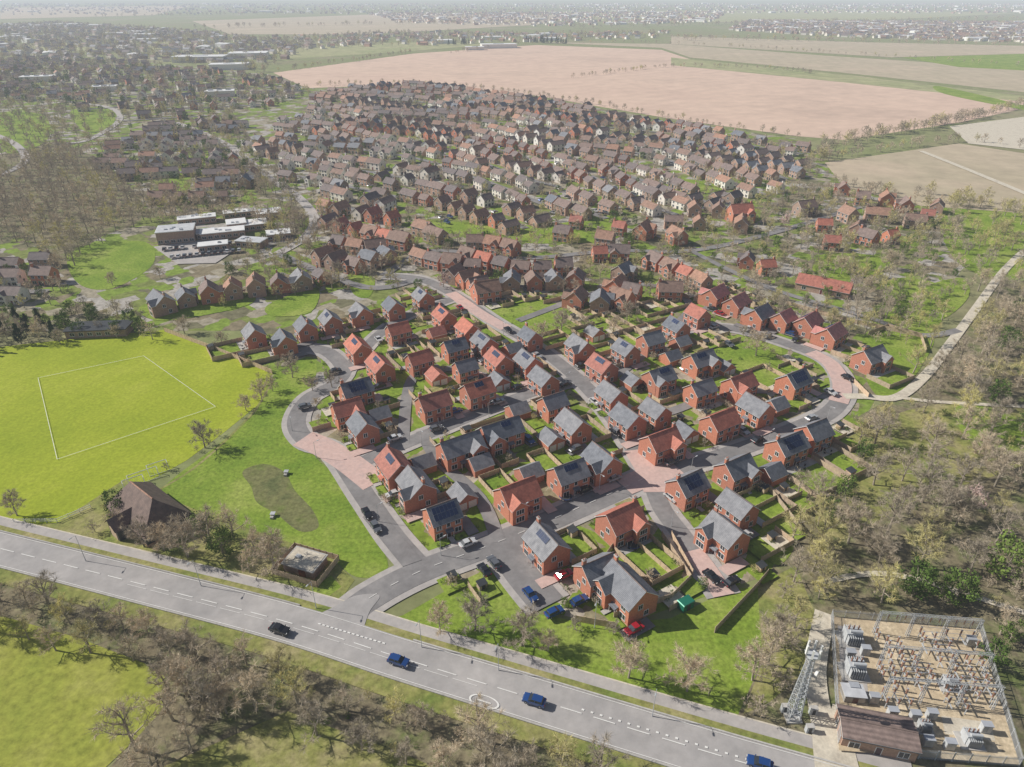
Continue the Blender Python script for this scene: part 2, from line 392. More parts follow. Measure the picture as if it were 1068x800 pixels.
# ================================================================ HOUSES
X=(1,0,0);Y=(0,1,0);Z=(0,0,1)
def win(wm,c,n,w,h,mull=1):
    n=Vector(n); t=Vector((-n.y,n.x,0)); c=Vector(c); w*=1.08
    wm.obox(c+n*.03,t,n,Z,w+.22,.06,h+.2,'white')
    k=mull+1; pw=(w-.1*mull)/k
    for i in range(k):
        wm.obox(c+n*.045+t*(-w/2+pw/2+i*(pw+.1)),t,n,Z,pw,.05,h,'glass')
    wm.obox(c+n*.07+Vector((0,0,-h/2-.15)),t,n,Z,w+.4,.14,.1,'conc')
def roofslab(mb,x0,x1,yr,zr,ye,ze,k,th=.16):
    a=[(x0,yr,zr),(x1,yr,zr),(x1,ye,ze),(x0,ye,ze)]
    b=[(x,y,z-th) for x,y,z in a]
    mb.face(a,k); mb.face(b[::-1],'white')
    for i in range(4):
        j=(i+1)%4; mb.face([a[i],b[i],b[j],a[j]],'white' if i in(1,3,2) else k)
def house_parts(L,W,E,roof,wall='brick',solar=0,wing=0,chim=0,pitch=40,porch=True,floors=2):
    P={k:MB() for k in('walls','roof','windows','door','solar_panels','chimney')}
    t=math.tan(math.radians(pitch)); Rz=E+W/2*t
    w=P['walls']; l=L/2; h=W/2
    w.face([(-l,-h,0),(l,-h,0),(l,-h,E),(-l,-h,E)],wall); w.face([(l,h,0),(-l,h,0),(-l,h,E),(l,h,E)],wall)
    for s in(-1,1):
        w.face([(s*l,-h,0),(s*l,h,0),(s*l,h,E),(s*l,0,Rz),(s*l,-h,E)],wall)
    w.box((0,0,.12),(L+.06,W+.06,.24),'brick2')
    o=.35;r=P['roof'];e=.3
    for s in(-1,1):
        roofslab(r,-l-e,l+e,0,Rz+.18,s*(h+o),E-o*t+.18,roof)
    r.prism((-l-e,0,Rz+.2),(l+e,0,Rz+.2),.14,.14,6,roof if roof!='slate' else 'tile_brown',True)
    for s in(-1,1): r.prism((-l-e,s*(h+o+.05),E-o*t+.05),(l+e,s*(h+o+.05),E-o*t+.05),.07,.07,5,'dark',True)
    if wing:
        ws=wing; ww=min(4.6,L*.45); wp=1.6; wx=ws*(l-ww/2-.1); wr=E+ww/2*t; yb=-(Rz-wr)/t
        fy=-h-wp
        w.face([(wx-ww/2,fy,0),(wx+ww/2,fy,0),(wx+ww/2,fy,E),(wx,fy,wr),(wx-ww/2,fy,E)],wall)
        for s in(-1,1): w.face([(wx+s*ww/2,fy,0),(wx+s*ww/2,-h,0),(wx+s*ww/2,-h,E),(wx+s*ww/2,fy,E)],wall)
        for s in(-1,1):
            a=[(wx,fy-e,wr+.2),(wx,yb,wr+.2),(wx+s*(ww/2),-h+.0,E+.2),(wx+s*(ww/2+.3),-h-.1,E-.3*t+.2),(wx+s*(ww/2+.3),fy-e,E-.3*t+.2)]
            r.face(a,roof); b=[(x,y,z-.14) for x,y,z in a]; r.face(b[::-1],'white')
            r.face([a[0],a[4],b[4],b[0]],'white'); r.face([a[4],a[3],b[3],b[4]],'white')
        win(P['windows'],(wx,fy,E-1.1),(0,-1,0),1.9,1.3,2); win(P['windows'],(wx,fy,1.5),(0,-1,0),2.1,1.5,2)
    wm=P['windows']
    xs=[-.33*L,0,.33*L]
    for s in(-1,1):
        for i,x in enumerate(xs):
            if wing and s==-1 and abs(x-wing*(l-2.4))<3.1: continue
            if floors==2: win(wm,(x,s*h,E-1.05),(0,s,0),1.15 if i!=1 else .8,1.25,1 if i!=1 else 0)
            if i!=1: win(wm,(x,s*h,1.45),(0,s,0),1.5,1.35,1)
    for s in(-1,1):
        if floors==2: win(wm,(s*l,-.8,E-.9),(s,0,0),1.0,1.2,1)
        win(wm,(s*l,1.0,1.5),(s,0,0),1.0,1.3,1)
    wm.obox((0,h+.04,1.1),X,Y,Z,2.2,.08,2.2,'white'); wm.obox((-.5,h+.06,1.1),X,Y,Z,.95,.08,2.0,'glass'); wm.obox((.5,h+.06,1.1),X,Y,Z,.95,.08,2.0,'glass')
    d=P['door']; dx=0 if not wing else -wing*.1*L
    d.obox((dx,-h-.03,1.08),X,Y,Z,1.15,.06,2.16,'white'); d.obox((dx,-h-.06,1.05),X,Y,Z,.92,.06,2.04,'door')
    if porch:
        d.obox((dx,-h-.55,2.45),X,(0,.94,.34),(0,-.34,.94),2.0,1.2,.1,roof)
        for s in(-1,1): d.prism((dx+s*.85,-h-.95,0),(dx+s*.85,-h-.95,2.25),.06,.06,5,'white')
    if solar:
        n=solar; sp=P['solar_panels']; sl=Vector((0,-math.cos(math.radians(pitch)),-math.sin(math.radians(pitch)))); nn=Vector((0,-math.sin(math.radians(pitch)),math.cos(math.radians(pitch))))
        slen=(h+o)/math.cos(math.radians(pitch)); rows=2 if slen>4.4 and n>4 else 1
        x0=-(n*1.02)/2+( -.1*L if wing==1 else (.1*L if wing==-1 else 0))
        for rr in range(rows):
            for i in range(n):
                c=Vector((x0+i*1.02+.51,0,Rz+.18))+sl*(1.3+rr*1.7)+nn*.1
                sp.obox(c,X,sl,nn,.99,1.66,.05,'alu'); sp.obox(c+nn*.02,X,sl,nn,.94,1.6,.05,'solar')
    if chim:
        c=P['chimney']; cx=chim*(l-.5)
        c.box((cx,.3,Rz+.1),(.95,.6,2.4),wall); c.box((cx,.3,Rz+1.36),(1.1,.75,.14),'conc')
        for q in(-.22,.22): c.prism((cx+q,.3,Rz+1.4),(cx+q,.3,Rz+1.85),.12,.1,6,'tile',True)
    return P
def merge(P):
    mb=MB()
    for p in P.values():
        i=len(mb.v); mb.v+=p.v; mp=[mb.mi(k) for k in p.mats]
        mb.f+=[tuple(a+i for a in f) for f in p.f]; mb.m+=[mp[a] for a in p.m]
    return mb
A=math.radians(31); B=math.radians(301); T=math.radians(222)
houses=[]
def brick_house(x,y,ang,L,W,roof,solar=0,wing=0,chim=0,E=4.9):
    L*=.88; W*=.86
    X0,Y0=G(x,y,5.8)
    e=empty('brick_house',(X0,Y0,0.0),ang)
    P=house_parts(L,W,E,roof,'brick',solar,wing,chim)
    for k,p in P.items():
        if p.f: p.obj(k,e)
    ux,uy=math.cos(ang),math.sin(ang)
    for k in (-.3,.3): occ_add(X0+ux*L*k,Y0+uy*L*k,W*.55)
    houses.append((X0,Y0,ang,L,W))
g,r,p_='slate','tile','tile_pink'
HL=[(570,563,B,10,8.4,g,4,0),(648,538,A,10.5,9,r,0,1),(655,608,B,12,9,g,0,-1),(623,590,A,9,7.5,g,0,0),(757,551,B,10,8.4,g,0,-1),(770,524,B,9,7.5,g,0,0),
(540,511,A,11,9,r,0,-1),(593,490,A,10,8.4,g,4,0),(628,476,B,10,8.4,g,0,1),(718,502,A,9.5,8.4,g,5,0),(768,485,A,10,8.4,g,0,1),(822,461,A,11,8.4,g,6,0),(850,447,A,9,8.4,g,0,0),
(461,532,A,8.5,8,g,6,0),(434,502,B,10,8.4,g,0,1),(411,482,B,11,8.4,r,4,0),(480,462,A,13.5,8.4,g,0,1),(522,446,A,13.5,8.4,g,3,-1),(577,417,A,8.5,7.6,g,0,0),(598,439,B,10,8.4,g,0,0),
(452,417,A,10.5,8.6,r,0,0),(498,404,A,10.5,8.6,r,3,0),(378,441,B,9,8,g,0,0),(371,403,A,10.5,8.2,g,5,0),(362,424,A,9.5,8,r,0,1),(396,378,B,11,8,r,4,0),(373,359,B,11,8,r,4,0),
(344,331,B,9,8,g,3,0),(376,323,B,9,8,g,0,1),(410,317,B,9,8,g,0,0),(441,307,B,9,8,g,3,0),(463,327,B,9.5,8,r,4,0),(415,342,A,9,7.5,r,0,0),(488,340,B,9.5,8,r,0,0),(474,359,A,9,7.6,g,3,0),
(505,354,B,9.5,8,g,4,0),(520,372,B,10,8,r,4,0),(551,374,B,9.5,8,g,4,0),(567,392,B,9.5,8,g,0,0),(264,345,B,9,8,g,0,0),(296,352,B,9,8,g,0,1),(437,372,A,9,7.6,r,0,0),(485,380,A,8,7,g,0,0),
(605,358,B,10,8.4,g,0,1),(628,379,B,10,8.4,r,4,0),(638,408,B,9.5,8,g,0,0),(655,433,B,10,8.4,g,0,0),(690,457,A,11,8.6,r,0,1),(684,425,B,8.5,7.5,g,0,0),(653,362,B,9,8,g,3,0),
(688,390,A,10,8.4,g,4,-1),(679,352,A,9,8,g,0,0),(706,338,B,9,8,g,3,0),(728,325,B,9,8,r,0,0),(731,373,A,11,8.6,g,4,1),(731,403,A,9.5,7.5,g,0,0),(772,397,A,10.5,8.4,r,0,-1),
(752,436,A,11,8.4,r,0,0),(789,422,B,10,8.4,g,0,0),(829,394,A,10,8.8,g,6,0),(747,304,T,11,8.5,p_,5,1),(769,313,T,11,8.5,p_,6,0),(793,325,T,11,8.5,g,5,1),(844,333,T,11,8.5,p_,5,0),(868,345,T,11,8.5,p_,5,1),(909,369,A,11,9,g,0,1),
(318,338,B,9,8,g,0,0),(553,348,B,8,7.5,g,0,0),(818,329,T,9,8,p_,5,0)]
for h in HL:
    x,y,a,L,W,rf,s,w=h
    brick_house(x,y,a+R.uniform(-.03,.03),L,W,rf,s,w,R.choice((0,0,0,1,-1)))
def garage(x,y,ang,rf):
    X0,Y0=G(x,y,3)
    if not occ_free(X0,Y0,1.8): return
    mb=MB(); l,h,E=3.0,2.9,2.4; Rz=E+h*.75
    for s in(-1,1):
        mb.face([(-l,s*h,0),(l,s*h,0),(l,s*h,E),(-l,s*h,E)],'brick'); mb.face([(s*l,-h,0),(s*l,h,0),(s*l,h,E),(s*l,0,Rz),(s*l,-h,E)],'brick')
        roofslab(mb,-l-.2,l+.2,0,Rz+.15,s*(h+.25),E-.25*.75+.15,rf)
    for s in(-1,1): mb.obox((l+.04,s*1.4,1.05),Y,X,Z,2.3,.07,2.1,'white')
    for s in(-1,1):
        for q in range(4): mb.obox((l+.08,s*1.4,.3+q*.5),Y,X,Z,2.2,.03,.06,'conc')
    mb.obj('garage',None,(X0,Y0,0),ang); occ_add(X0,Y0,3.2)
for x,y,a,rf in [(482,514,B,g),(552,490,A,g),(575,455,B,g),(440,480,A,g),(610,497,A,g),(395,430,A,g),(665,470,B,r),(705,425,A,g),(715,448,B,g),(745,460,A,g),(660,395,B,g),(540,425,A,g),(455,390,B,r),(500,480,A,g),(810,420,A,g),(805,490,A,g),(735,540,A,g),(450,440,A,g),(430,432,B,r),(700,370,A,g),(520,395,B,g),(590,372,B,r),(350,440,B,r),(770,450,B,g),(395,340,A,g),(430,352,B,g),(455,345,A,r),(535,362,A,g),(620,345,B,g),(710,355,A,g),(755,380,B,g),(800,445,A,r),(505,500,B,g),(420,520,A,g)]:
    garage(x,y,a,rf)
for x,y in ((588,601),(578,640),(604,628),(763,608),(742,603)): occ_add(*G(x,y),2.3)
def fence_line(mb,p,q,k='fence'):
    d=math.dist(p,q)
    if d<.5: return
    a=math.atan2(q[1]-p[1],q[0]-p[0]); n=max(1,round(d/1.83))
    mb.box(((p[0]+q[0])/2,(p[1]+q[1])/2,.95),(d,.08,1.7),k,a)
    for i in range(n+1):
        t=i/n; mb.box((p[0]+(q[0]-p[0])*t,p[1]+(q[1]-p[1])*t,.98),(.14,.14,1.95),k,a)
gard=[]; drives=[]
ZL=ZC[0]+.02
def clear(q,hx,hy,mg=.1):
    for kx in(-1,0,1):
        for ky in(-1,0,1):
            for(px,py,pr) in OCC.get((int(q[0]//12)+kx,int(q[1]//12)+ky),()):
                if math.hypot(px-hx,py-hy)<5.0 and pr>3.6: continue
                if (px-q[0])**2+(py-q[1])**2<(pr+mg)**2: return False
    return True
for (hx,hy,a,L,W) in houses:
    ca,sa=math.cos(a),math.sin(a)
    def w(x,y): return (hx+ca*x-sa*y,hy+sa*x+ca*y)
    best=None
    for s in (1,-1):
        for ln in (13,11,9,7.5,6,4.5):
            for ex in (1.6,.4,-1.5):
                y0=s*(W/2+.3); y1=s*(W/2+ln); x0,x1=-L/2-ex,L/2+ex
                if x1-x0<4: continue
                if all(clear(w(x0+(x1-x0)*i/5,y0+(y1-y0)*j/4+s*.3),hx,hy) for i in range(6) for j in range(1,5)):
                    ar=(x1-x0)*ln
                    if best is None or ar>best[0]: best=(ar,s,x0,x1,y0,y1)
    if best:
        _,s,x0,x1,y0,y1=best
        ZL+=.0012; mb=MB()
        mb.face([(*q,ZL) for q in ([w(x0,y0),w(x1,y0),w(x1,y0+s*2.3),w(x0,y0+s*2.3)])],R.choice(('conc','path','conc')))
        mb.face([(*q,ZL) for q in ([w(x0+.4,y0+s*2.3),w(x1-.4,y0+s*2.3),w(x1-.4,y1-s*.6),w(x0+.4,y1-s*.6)])],'lawn' if R.random()<.92 else 'rough')
        mb.obj('garden_lawn')
        f=MB(); fence_line(f,w(x0,y0),w(x0,y1)); fence_line(f,w(x0,y1),w(x1,y1)); fence_line(f,w(x1,y1),w(x1,y0))
        if abs(x1-x0)>9 and R.random()<.5: xm=(x0+x1)/2+R.uniform(-1,1); fence_line(f,w(xm,y0+s*.4),w(xm,y1))
        f.obj('garden_fence')
        if R.random()<.65 and abs(y1-y0)>5:
            sh=MB(); q=w(x0+1.6,y1-s*1.4); sh.box((q[0],q[1],1.0),(2.2,1.7,2.0),'fence',a)
            sh.obox((q[0],q[1],2.15),(ca,sa,0),(-sa,ca,.15),(0,0,1),2.5,2.0,.12,'dark'); sh.obox((q[0]+sa*s*.88,q[1]-ca*s*.88,.9),(ca,sa,0),(-sa,ca,0),Z,.8,.04,1.7,'dark'); sh.obj('garden_shed')
        if R.random()<.6:
            q=w((x0+x1)/2+R.uniform(-1,1),y0+s*1.3); tb=MB()
            tb.prism((q[0],q[1],.7),(q[0],q[1],.75),.7,.7,10,'conc',True); tb.prism((q[0],q[1],0),(q[0],q[1],.7),.06,.06,5,'dark')
            for i in range(4):
                t=i*1.57+.4; cx,cy=q[0]+1.1*math.cos(t),q[1]+1.1*math.sin(t); tb.box((cx,cy,.42),(.45,.45,.06),'dark',t); tb.box((cx+.2*math.cos(t),cy+.2*math.sin(t),.7),(.05,.45,.55),'dark',t)
                for u in(-.18,.18): tb.prism((cx+u,cy,0),(cx+u,cy,.4),.02,.02,4,'dark')
            tb.obj('garden_table')
        nx=max(2,int(abs(x1-x0)/3)); ny=max(2,int(abs(y1-y0)/3))
        for i in range(nx+1):
            for j in range(ny+1): occ_add(*w(x0+(x1-x0)*i/nx,y0+(y1-y0)*j/ny),1.2)
        gard.append([w(x0+R.uniform(.5,1.2),y1-s*R.uniform(.6,3)) for _ in range(2)]+[w(x1-R.uniform(.5,1.2),y1-s*R.uniform(.6,3)) for _ in range(2)])
    else: s=1
    fs=-s; ZL+=.0012
    mb=MB(); yy0=fs*(W/2+.5); yy1=fs*(W/2+2.6)
    x0,x1=-L/2,L/2
    if clear(w(0,yy1),hx,hy,-.5):
        mb.face([(*w(x0,yy0),ZL),(*w(-1,yy0),ZL),(*w(-1,yy1),ZL),(*w(x0,yy1),ZL)],'lawn')
        mb.face([(*w(1,yy0),ZL),(*w(x1,yy0),ZL),(*w(x1,yy1),ZL),(*w(1,yy1),ZL)],'lawn')
        mb.face([(*w(-.6,yy0),ZL),(*w(.6,yy0),ZL),(*w(.6,yy1),ZL),(*w(-.6,yy1),ZL)],'conc')
        gard.append([w(x0+.5+i*.9,yy1-fs*.3) for i in range(3)]+[w(x1-.5-i*.9,yy1-fs*.3) for i in range(3)])
    q0,q1=(x1+.3,x1+3.2)
    mb.face([(*w(q0,fs*(W/2+2.5)),ZL),(*w(q1,fs*(W/2+2.5)),ZL),(*w(q1,-fs*1),ZL),(*w(q0,-fs*1),ZL)],'block' if R.random()<.5 else 'asphalt')
    mb.obj('front_garden')
    q=w((q0+q1)/2,fs*(W/2-.2))
    if R.random()<.7 and occ_free(q[0],q[1],.9): drives.append((q[0],q[1],a+math.pi/2*fs,ZL)); occ_add(q[0],q[1],2)
# remaining plots: small fenced gardens on the estate grid
ESTW=[G(*p) for p in EST]; GW=[[G(*q) for q in p] for p in GREENS]
ca,sa=math.cos(A),math.sin(A); cell=5.6
for i in range(-40,60):
    for j in range(-10,70):
        u,v=i*cell,j*cell; cx,cy=u*ca-v*sa,u*sa+v*ca
        if not inpoly(cx,cy,ESTW) or any(inpoly(cx,cy,gw) for gw in GW): continue
        if not occ_free(cx,cy,1.9) or R.random()<.08: continue
        def w(x,y): return (cx+ca*x-sa*y,cy+sa*x+ca*y)
        hh=cell/2; ZL+=.0006; mb=MB()
        mb.face([(*w(-hh+.3,-hh+.3),ZL),(*w(hh-.3,-hh+.3),ZL),(*w(hh-.3,hh-.3),ZL),(*w(-hh+.3,hh-.3),ZL)],R.choice(('lawn','lawn','lawn','lawn','path','rough'))); mb.obj('garden_lawn')
        f=MB()
        if R.random()<.6: fence_line(f,w(-hh,-hh),w(hh,-hh))
        if R.random()<.6: fence_line(f,w(-hh,-hh),w(-hh,hh))
        if f.f: f.obj('garden_fence')
        if R.random()<.25:
            sh=MB(); q=w(R.uniform(-1,1),1.0); sh.box((q[0],q[1],.95),(1.9,1.4,1.9),'fence',A); sh.obox((q[0],q[1],2.03),(ca,sa,0),(-sa,ca,.15),Z,2.2,1.8,.1,'dark'); sh.obox((q[0]+sa*.73,q[1]-ca*.73,.9),(ca,sa,0),(-sa,ca,0),Z,.7,.04,1.6,'dark'); sh.obj('garden_shed')
        gard.append([w(R.uniform(-2,2),R.uniform(-2,2)) for _ in range(2)])
# ---------------------------------------------------------------- older houses (shared meshes)
def oldmesh(L,W,E,rf,wl,**k): return merge(house_parts(L,W,E,rf,wl,**k)).mesh('brick_house')
OLD=[oldmesh(12,7.2,4.9,'tile_brown','brick2',chim=1,pitch=36,porch=False),oldmesh(11,7,4.9,'tile_brown','brick2',chim=-1,wing=1,pitch=38,porch=False),
 oldmesh(9,7.5,4.8,'tile_brown','render',chim=1,wing=-1,pitch=36,porch=False),oldmesh(9,7,4.8,'tile_old','brick2',chim=1,pitch=40,porch=True),
 oldmesh(13,7,4.9,'tile_brown','render',pitch=33,porch=False),oldmesh(11,8,2.8,'tile_brown','brick2',chim=1,pitch=36,porch=False,floors=1),
 oldmesh(12,7.2,4.9,'tile_old','render',chim=1,pitch=36,porch=False),oldmesh(9.5,7.4,4.9,'slate','brick2',chim=1,pitch=38,wing=1),oldmesh(8,7,4.9,'tile_brown','brick',chim=1,pitch=38)]
VIL=[oldmesh(10,7.5,5,'tile_old','brick',chim=1,pitch=42,wing=1),oldmesh(9,7,5,'tile_old','brick2',chim=-1,pitch=42),oldmesh(12,7.5,5,'tile_old','brick2',chim=1,pitch=40),oldmesh(8.5,7,4.8,'tile_brown','brick',chim=1,pitch=42,wing=-1),oldmesh(8,6.5,4.8,'tile','brick',chim=1,pitch=42)]
def old(x,y,ang,ms,rad=6.2,force=False,sc=1):
    if not force and not occ_free(x,y,rad): return False
    m=R.choice(ms); k=R.uniform(.88,1.05)*sc; put('brick_house',m,(x,y,0),ang+R.choice((0,math.pi)),(k*R.uniform(.85,1.1),k,k))
    c,s=math.cos(ang)*3.2,math.sin(ang)*3.2
    occ_add(x+c,y+s,3.8); occ_add(x-c,y-s,3.8); return True
def row(px,sp,ms,turn=0,jit=.06):
    P=cr([G(*p,5) for p in px]); acc=sp/2
    for i in range(len(P)-1):
        l=math.dist(P[i],P[i+1]); a=math.atan2(P[i+1][1]-P[i][1],P[i+1][0]-P[i][0]); t=acc
        while t<l:
            old(P[i][0]+(P[i+1][0]-P[i][0])*t/l,P[i][1]+(P[i+1][1]-P[i][1])*t/l,a+turn+R.uniform(-jit,jit),ms,2.9); t+=sp
        acc=t-l
VD=[VIL[0],VIL[1],VIL[3],OLD[8],OLD[7]]
row([(155,316),(200,305),(260,296),(330,286),(395,264),(430,258)],9.5,VD,math.pi/2)
row([(380,240),(440,252),(500,250),(560,262)],10,VIL)
row([(425,278),(480,284),(512,306),(520,320)],9,VIL,math.pi/2)
row([(500,290),(545,290),(600,288),(650,296)],9.5,VD,math.pi/2)
row([(615,262),(660,262),(705,278),(735,292)],10,VIL)
row([(590,306),(640,312),(665,296)],10,OLD[7:]+VD,math.pi/2)
row([(480,262),(540,276),(590,275)],10,VIL)
row([(700,240),(760,270),(800,285)],11,VIL)
row([(330,262),(370,275),(410,285)],10,VIL,math.pi/2)
row([(430,262),(470,272),(520,276)],10,VD)
row([(640,278),(690,292),(700,305)],10,VD,math.pi/2)
row([(345,250),(390,255),(430,245)],10,VIL)
for x,y in [(840,215),(868,250),(895,236),(930,243),(955,228),(978,213),(900,205),(880,195),(925,205),(860,232),(820,235),(915,222),(945,212),(930,225),(968,222),(885,222),(905,245),(850,225),(800,275),(780,268)]:
    X0,Y0=G(x,y,5); old(X0,Y0,R.uniform(0,3),VIL,3.5)
lm=oldmesh(22,8,3.0,'tile','brick2',chim=1,pitch=38,porch=False,floors=1)
put('brick_house',lm,(*G(860,295,4),0),-.6); occ_add(*G(860,295),9)
hm=oldmesh(13,9,6.0,'tile','brick',chim=1,pitch=42,wing=1); put('brick_house',hm,(*G(772,222,5),0),.2); occ_add(*G(772,222),8)
def streets(px,ang,sp,ms,gap=12.5,amp=10,road=True,setb=11.5,fill=.95):
    P=[G(*p) for p in px]; c,s=math.cos(ang),math.sin(ang)
    Q=[(x*c+y*s,-x*s+y*c) for x,y in P]
    u0,u1=min(q[0] for q in Q),max(q[0] for q in Q); v0,v1=min(q[1] for q in Q),max(q[1] for q in Q)
    v=v0+sp*.4
    while v<v1:
        ph=R.uniform(0,6); run=[]; runs=[]
        u=u0
        while u<u1:
            vv=v+amp*math.sin(u/70+ph)+amp*.5*math.sin(u/31+ph*2); x,y=u*c-vv*s,u*s+vv*c
            if inpoly(x,y,P) and R.random()>.02: run.append((x,y))
            else:
                if len(run)>4: runs.append(run)
                run=[]
            u+=8
        if len(run)>4: runs.append(run)
        for rn in runs:
            if road: ribbon('road',rn,4.6,'asphalt',world=True,smooth=False)
            nn=norms(rn); t=0; typ=R.choice(ms); tu=0
            for i in range(len(rn)-1):
                a=math.atan2(rn[i+1][1]-rn[i][1],rn[i+1][0]-rn[i][0])
                while t<8:
                    x=rn[i][0]+(rn[i+1][0]-rn[i][0])*t/8; y=rn[i][1]+(rn[i+1][1]-rn[i][1])*t/8
                    if R.random()<.18: typ=R.choice(ms)
                    if R.random()<.12: tu=math.pi/2-tu
                    for sd in(-1,1):
                        if R.random()<fill:
                            of=sd*(setb+R.uniform(-1.8,1.8)); old(x+nn[i][0]*of,y+nn[i][1]*of,a+tu+R.uniform(-.06,.06),[typ] if R.random()<.6 else ms,5.0)
                    t+=gap*R.uniform(.9,1.15)
                t-=8
        v+=sp*R.uniform(.9,1.12)
RC=[(270,155),(340,96),(430,90),(560,103),(700,130),(835,150),(850,172),(790,218),(640,232),(560,240),(400,230),(330,212),(285,190)]
RC1=[(270,155),(340,96),(430,90),(480,95),(500,140),(440,190),(400,230),(330,212),(285,190)]
RC2=[(480,95),(560,103),(700,130),(690,165),(600,185),(560,240),(400,230),(440,190),(500,140)]
RC3=[(700,130),(835,150),(850,172),(790,218),(640,232),(560,240),(600,185),(690,165)]
streets(RC1,math.radians(-33),39,OLD)
streets(RC2,math.radians(-45),39,OLD)
streets(RC3,math.radians(-58),39,OLD)
RL=[(100,165),(170,130),(240,118),(262,140),(285,195),(235,212),(170,214)]
streets(RL,math.radians(15),42,OLD)
RU=[(-80,62),(120,62),(285,80),(325,95),(258,118),(130,130),(60,105),(-80,105)]
for bx,(pw,ph_,pl) in zip([(40,85),(230,100),(110,95)],[(40,20,7),(34,18,6),(30,16,6)]):
    x,y=G(*bx); mb=MB(); mb.box((x,y,pl/2),(pw,ph_,pl),'render',.3); mb.box((x,y,pl+.3),(pw+1,ph_+1,.6),'pale',.3)
    for q in(-.3,0,.3): mb.box((x+math.cos(.3)*pw*q,y+math.sin(.3)*pw*q,pl+1.1),(6,3,1),'alu',.3)
    mb.obj('warehouse'); occ_add(x,y,pw*.5)
streets(RU,math.radians(25),56,OLD,18,fill=.65)
streets([(-80,258),(50,290),(75,325),(-80,335)],math.radians(10),36,OLD)
streets([(560,245),(640,236),(790,222),(760,262),(640,258)],math.radians(-20),38,VIL+OLD[:4],road=False)
streets([(330,215),(400,232),(560,243),(470,262),(340,250)],math.radians(-30),38,VIL+OLD[:4],road=False)
# ================================================================ TREES
def bare_tree(seed,h,spread,twk,nl=8,nb=6,ns=5,ntw=8,tw=.045,tl=1.0):
    rr=random.Random(seed); mb=MB(); up=Vector((0,0,1))
    def rd(d,ang):
        a=Vector((rr.gauss(0,1),rr.gauss(0,1),rr.gauss(0,1))); a-=a.dot(d)*d; a.normalize()
        return (d*math.cos(ang)+a*math.sin(ang)).normalized()
    tr=h*.026; th=h*.38; p=Vector((0,0,-.1))
    top=Vector((rr.uniform(-.3,.3),rr.uniform(-.3,.3),th)); mb.prism(p,top,tr,tr*.7,6,'bark')
    lead=top+Vector((rr.uniform(-.5,.5),rr.uniform(-.5,.5),h*.42)); mb.prism(top,lead,tr*.65,tr*.12,5,'bark')
    for i in range(nl):
        k=i/nl; base=Vector((0,0,h*.2)).lerp(lead,k*.85)
        az=i*2.4+rr.uniform(-.4,.4); el=.35+k*.75
        d=Vector((math.cos(az)*math.cos(el),math.sin(az)*math.cos(el),math.sin(el)))
        Ln=spread*(1.05-.45*k)*rr.uniform(.75,1.1)
        mid=base+d*Ln*.55; d2=rd((d+up*.35).normalized(),.2); end=mid+d2*Ln*.5
        mb.prism(base,mid,tr*.42,tr*.27,4,'bark'); mb.prism(mid,end,tr*.27,tr*.08,4,'bark')
        for j in range(nb):
            q=base.lerp(mid,.45+.55*j/nb) if j<nb//2 else mid.lerp(end,(j-nb//2)/(nb-nb//2)+.1)
            db=rd((d2+up*.3).normalized(),rr.uniform(.5,1.0)); lb=Ln*.42*rr.uniform(.6,1.15); e2=q+db*lb
            mb.prism(q,e2,tr*.12,tr*.035,3,'bark')
            for s in range(ns):
                q2=q.lerp(e2,.3+.7*(s+1)/ns); ds=rd((db+up*.35).normalized(),rr.uniform(.4,1.0)); ls=lb*.45*rr.uniform(.6,1.2); e3=q2+ds*ls
                mb.prism(q2,e3,.028,.012,3,twk)
                for t in range(ntw):
                    q3=q2.lerp(e3,rr.uniform(.1,1)); dt=rd(ds,rr.uniform(.3,1.1)); sd=dt.orthogonal().normalized(); sd=(Matrix.Rotation(rr.uniform(0,3.1),3,dt)@sd)*tw*.5
                    l=tl*rr.uniform(.5,1.2)*h/9
                    mb.face([q3-sd,q3+sd,q3+dt*l],twk)
    return mb.mesh('bare_tree')
def leafy(seed,h,r0,k,nc=45,nl=34,ls=.34,cone=False):
    rr=random.Random(seed); mb=MB(); mb.prism((0,0,-.1),(0,0,h*.7),h*.03,h*.008,6,'bark')
    for i in range(nc):
        z=rr.uniform(.15,1.0)
        rad=r0*((1-z)*1.1 if cone else math.sqrt(max(0.02,1-((z-.55)/.5)**2)))
        az=rr.uniform(0,6.28); q=rad*math.sqrt(rr.uniform(.2,1)); c=Vector((q*math.cos(az),q*math.sin(az),z*h*.93))
        if not cone and i%4==0: mb.prism((0,0,h*.35),c,h*.009,.02,3,'bark')
        cs=r0*(.34 if not cone else .22)*rr.uniform(.6,1.2)
        for j in range(nl):
            n=Vector((rr.gauss(0,1),rr.gauss(0,1),rr.gauss(0,1))).normalized(); p=c+n*cs*rr.uniform(.5,1.05)
            t=n.orthogonal().normalized(); t=(Matrix.Rotation(rr.uniform(0,6.28),3,n)@t); b=n.cross(t); b=(b+n*rr.uniform(-.6,.6)).normalized(); s=ls*rr.uniform(.5,1.2)
            mb.face([p-t*s*.5,p+b*s*.45,p+t*s*.6,p-b*s*.4],k)
    return mb.mesh('leafy_tree')
BT=[bare_tree(i,9+i%3,3.9+.4*(i%2),'twig') for i in range(6)]
RT=[bare_tree(200+i,9,4.4,'twig',nl=10,nb=7,ns=6,ntw=8,tw=.05,tl=1.1) for i in range(3)]
BO=[bare_tree(20+i,9.5,4.2,'twigolive',tw=.05) for i in range(4)]
MT=[bare_tree(120+i,9,4.0,'twig' if i<4 else 'twigolive',nl=7,nb=5,ns=4,ntw=4,tw=.10,tl=1.2) for i in range(5)]
BP=[bare_tree(40,7,3.2,'twigpink',tw=.1)]
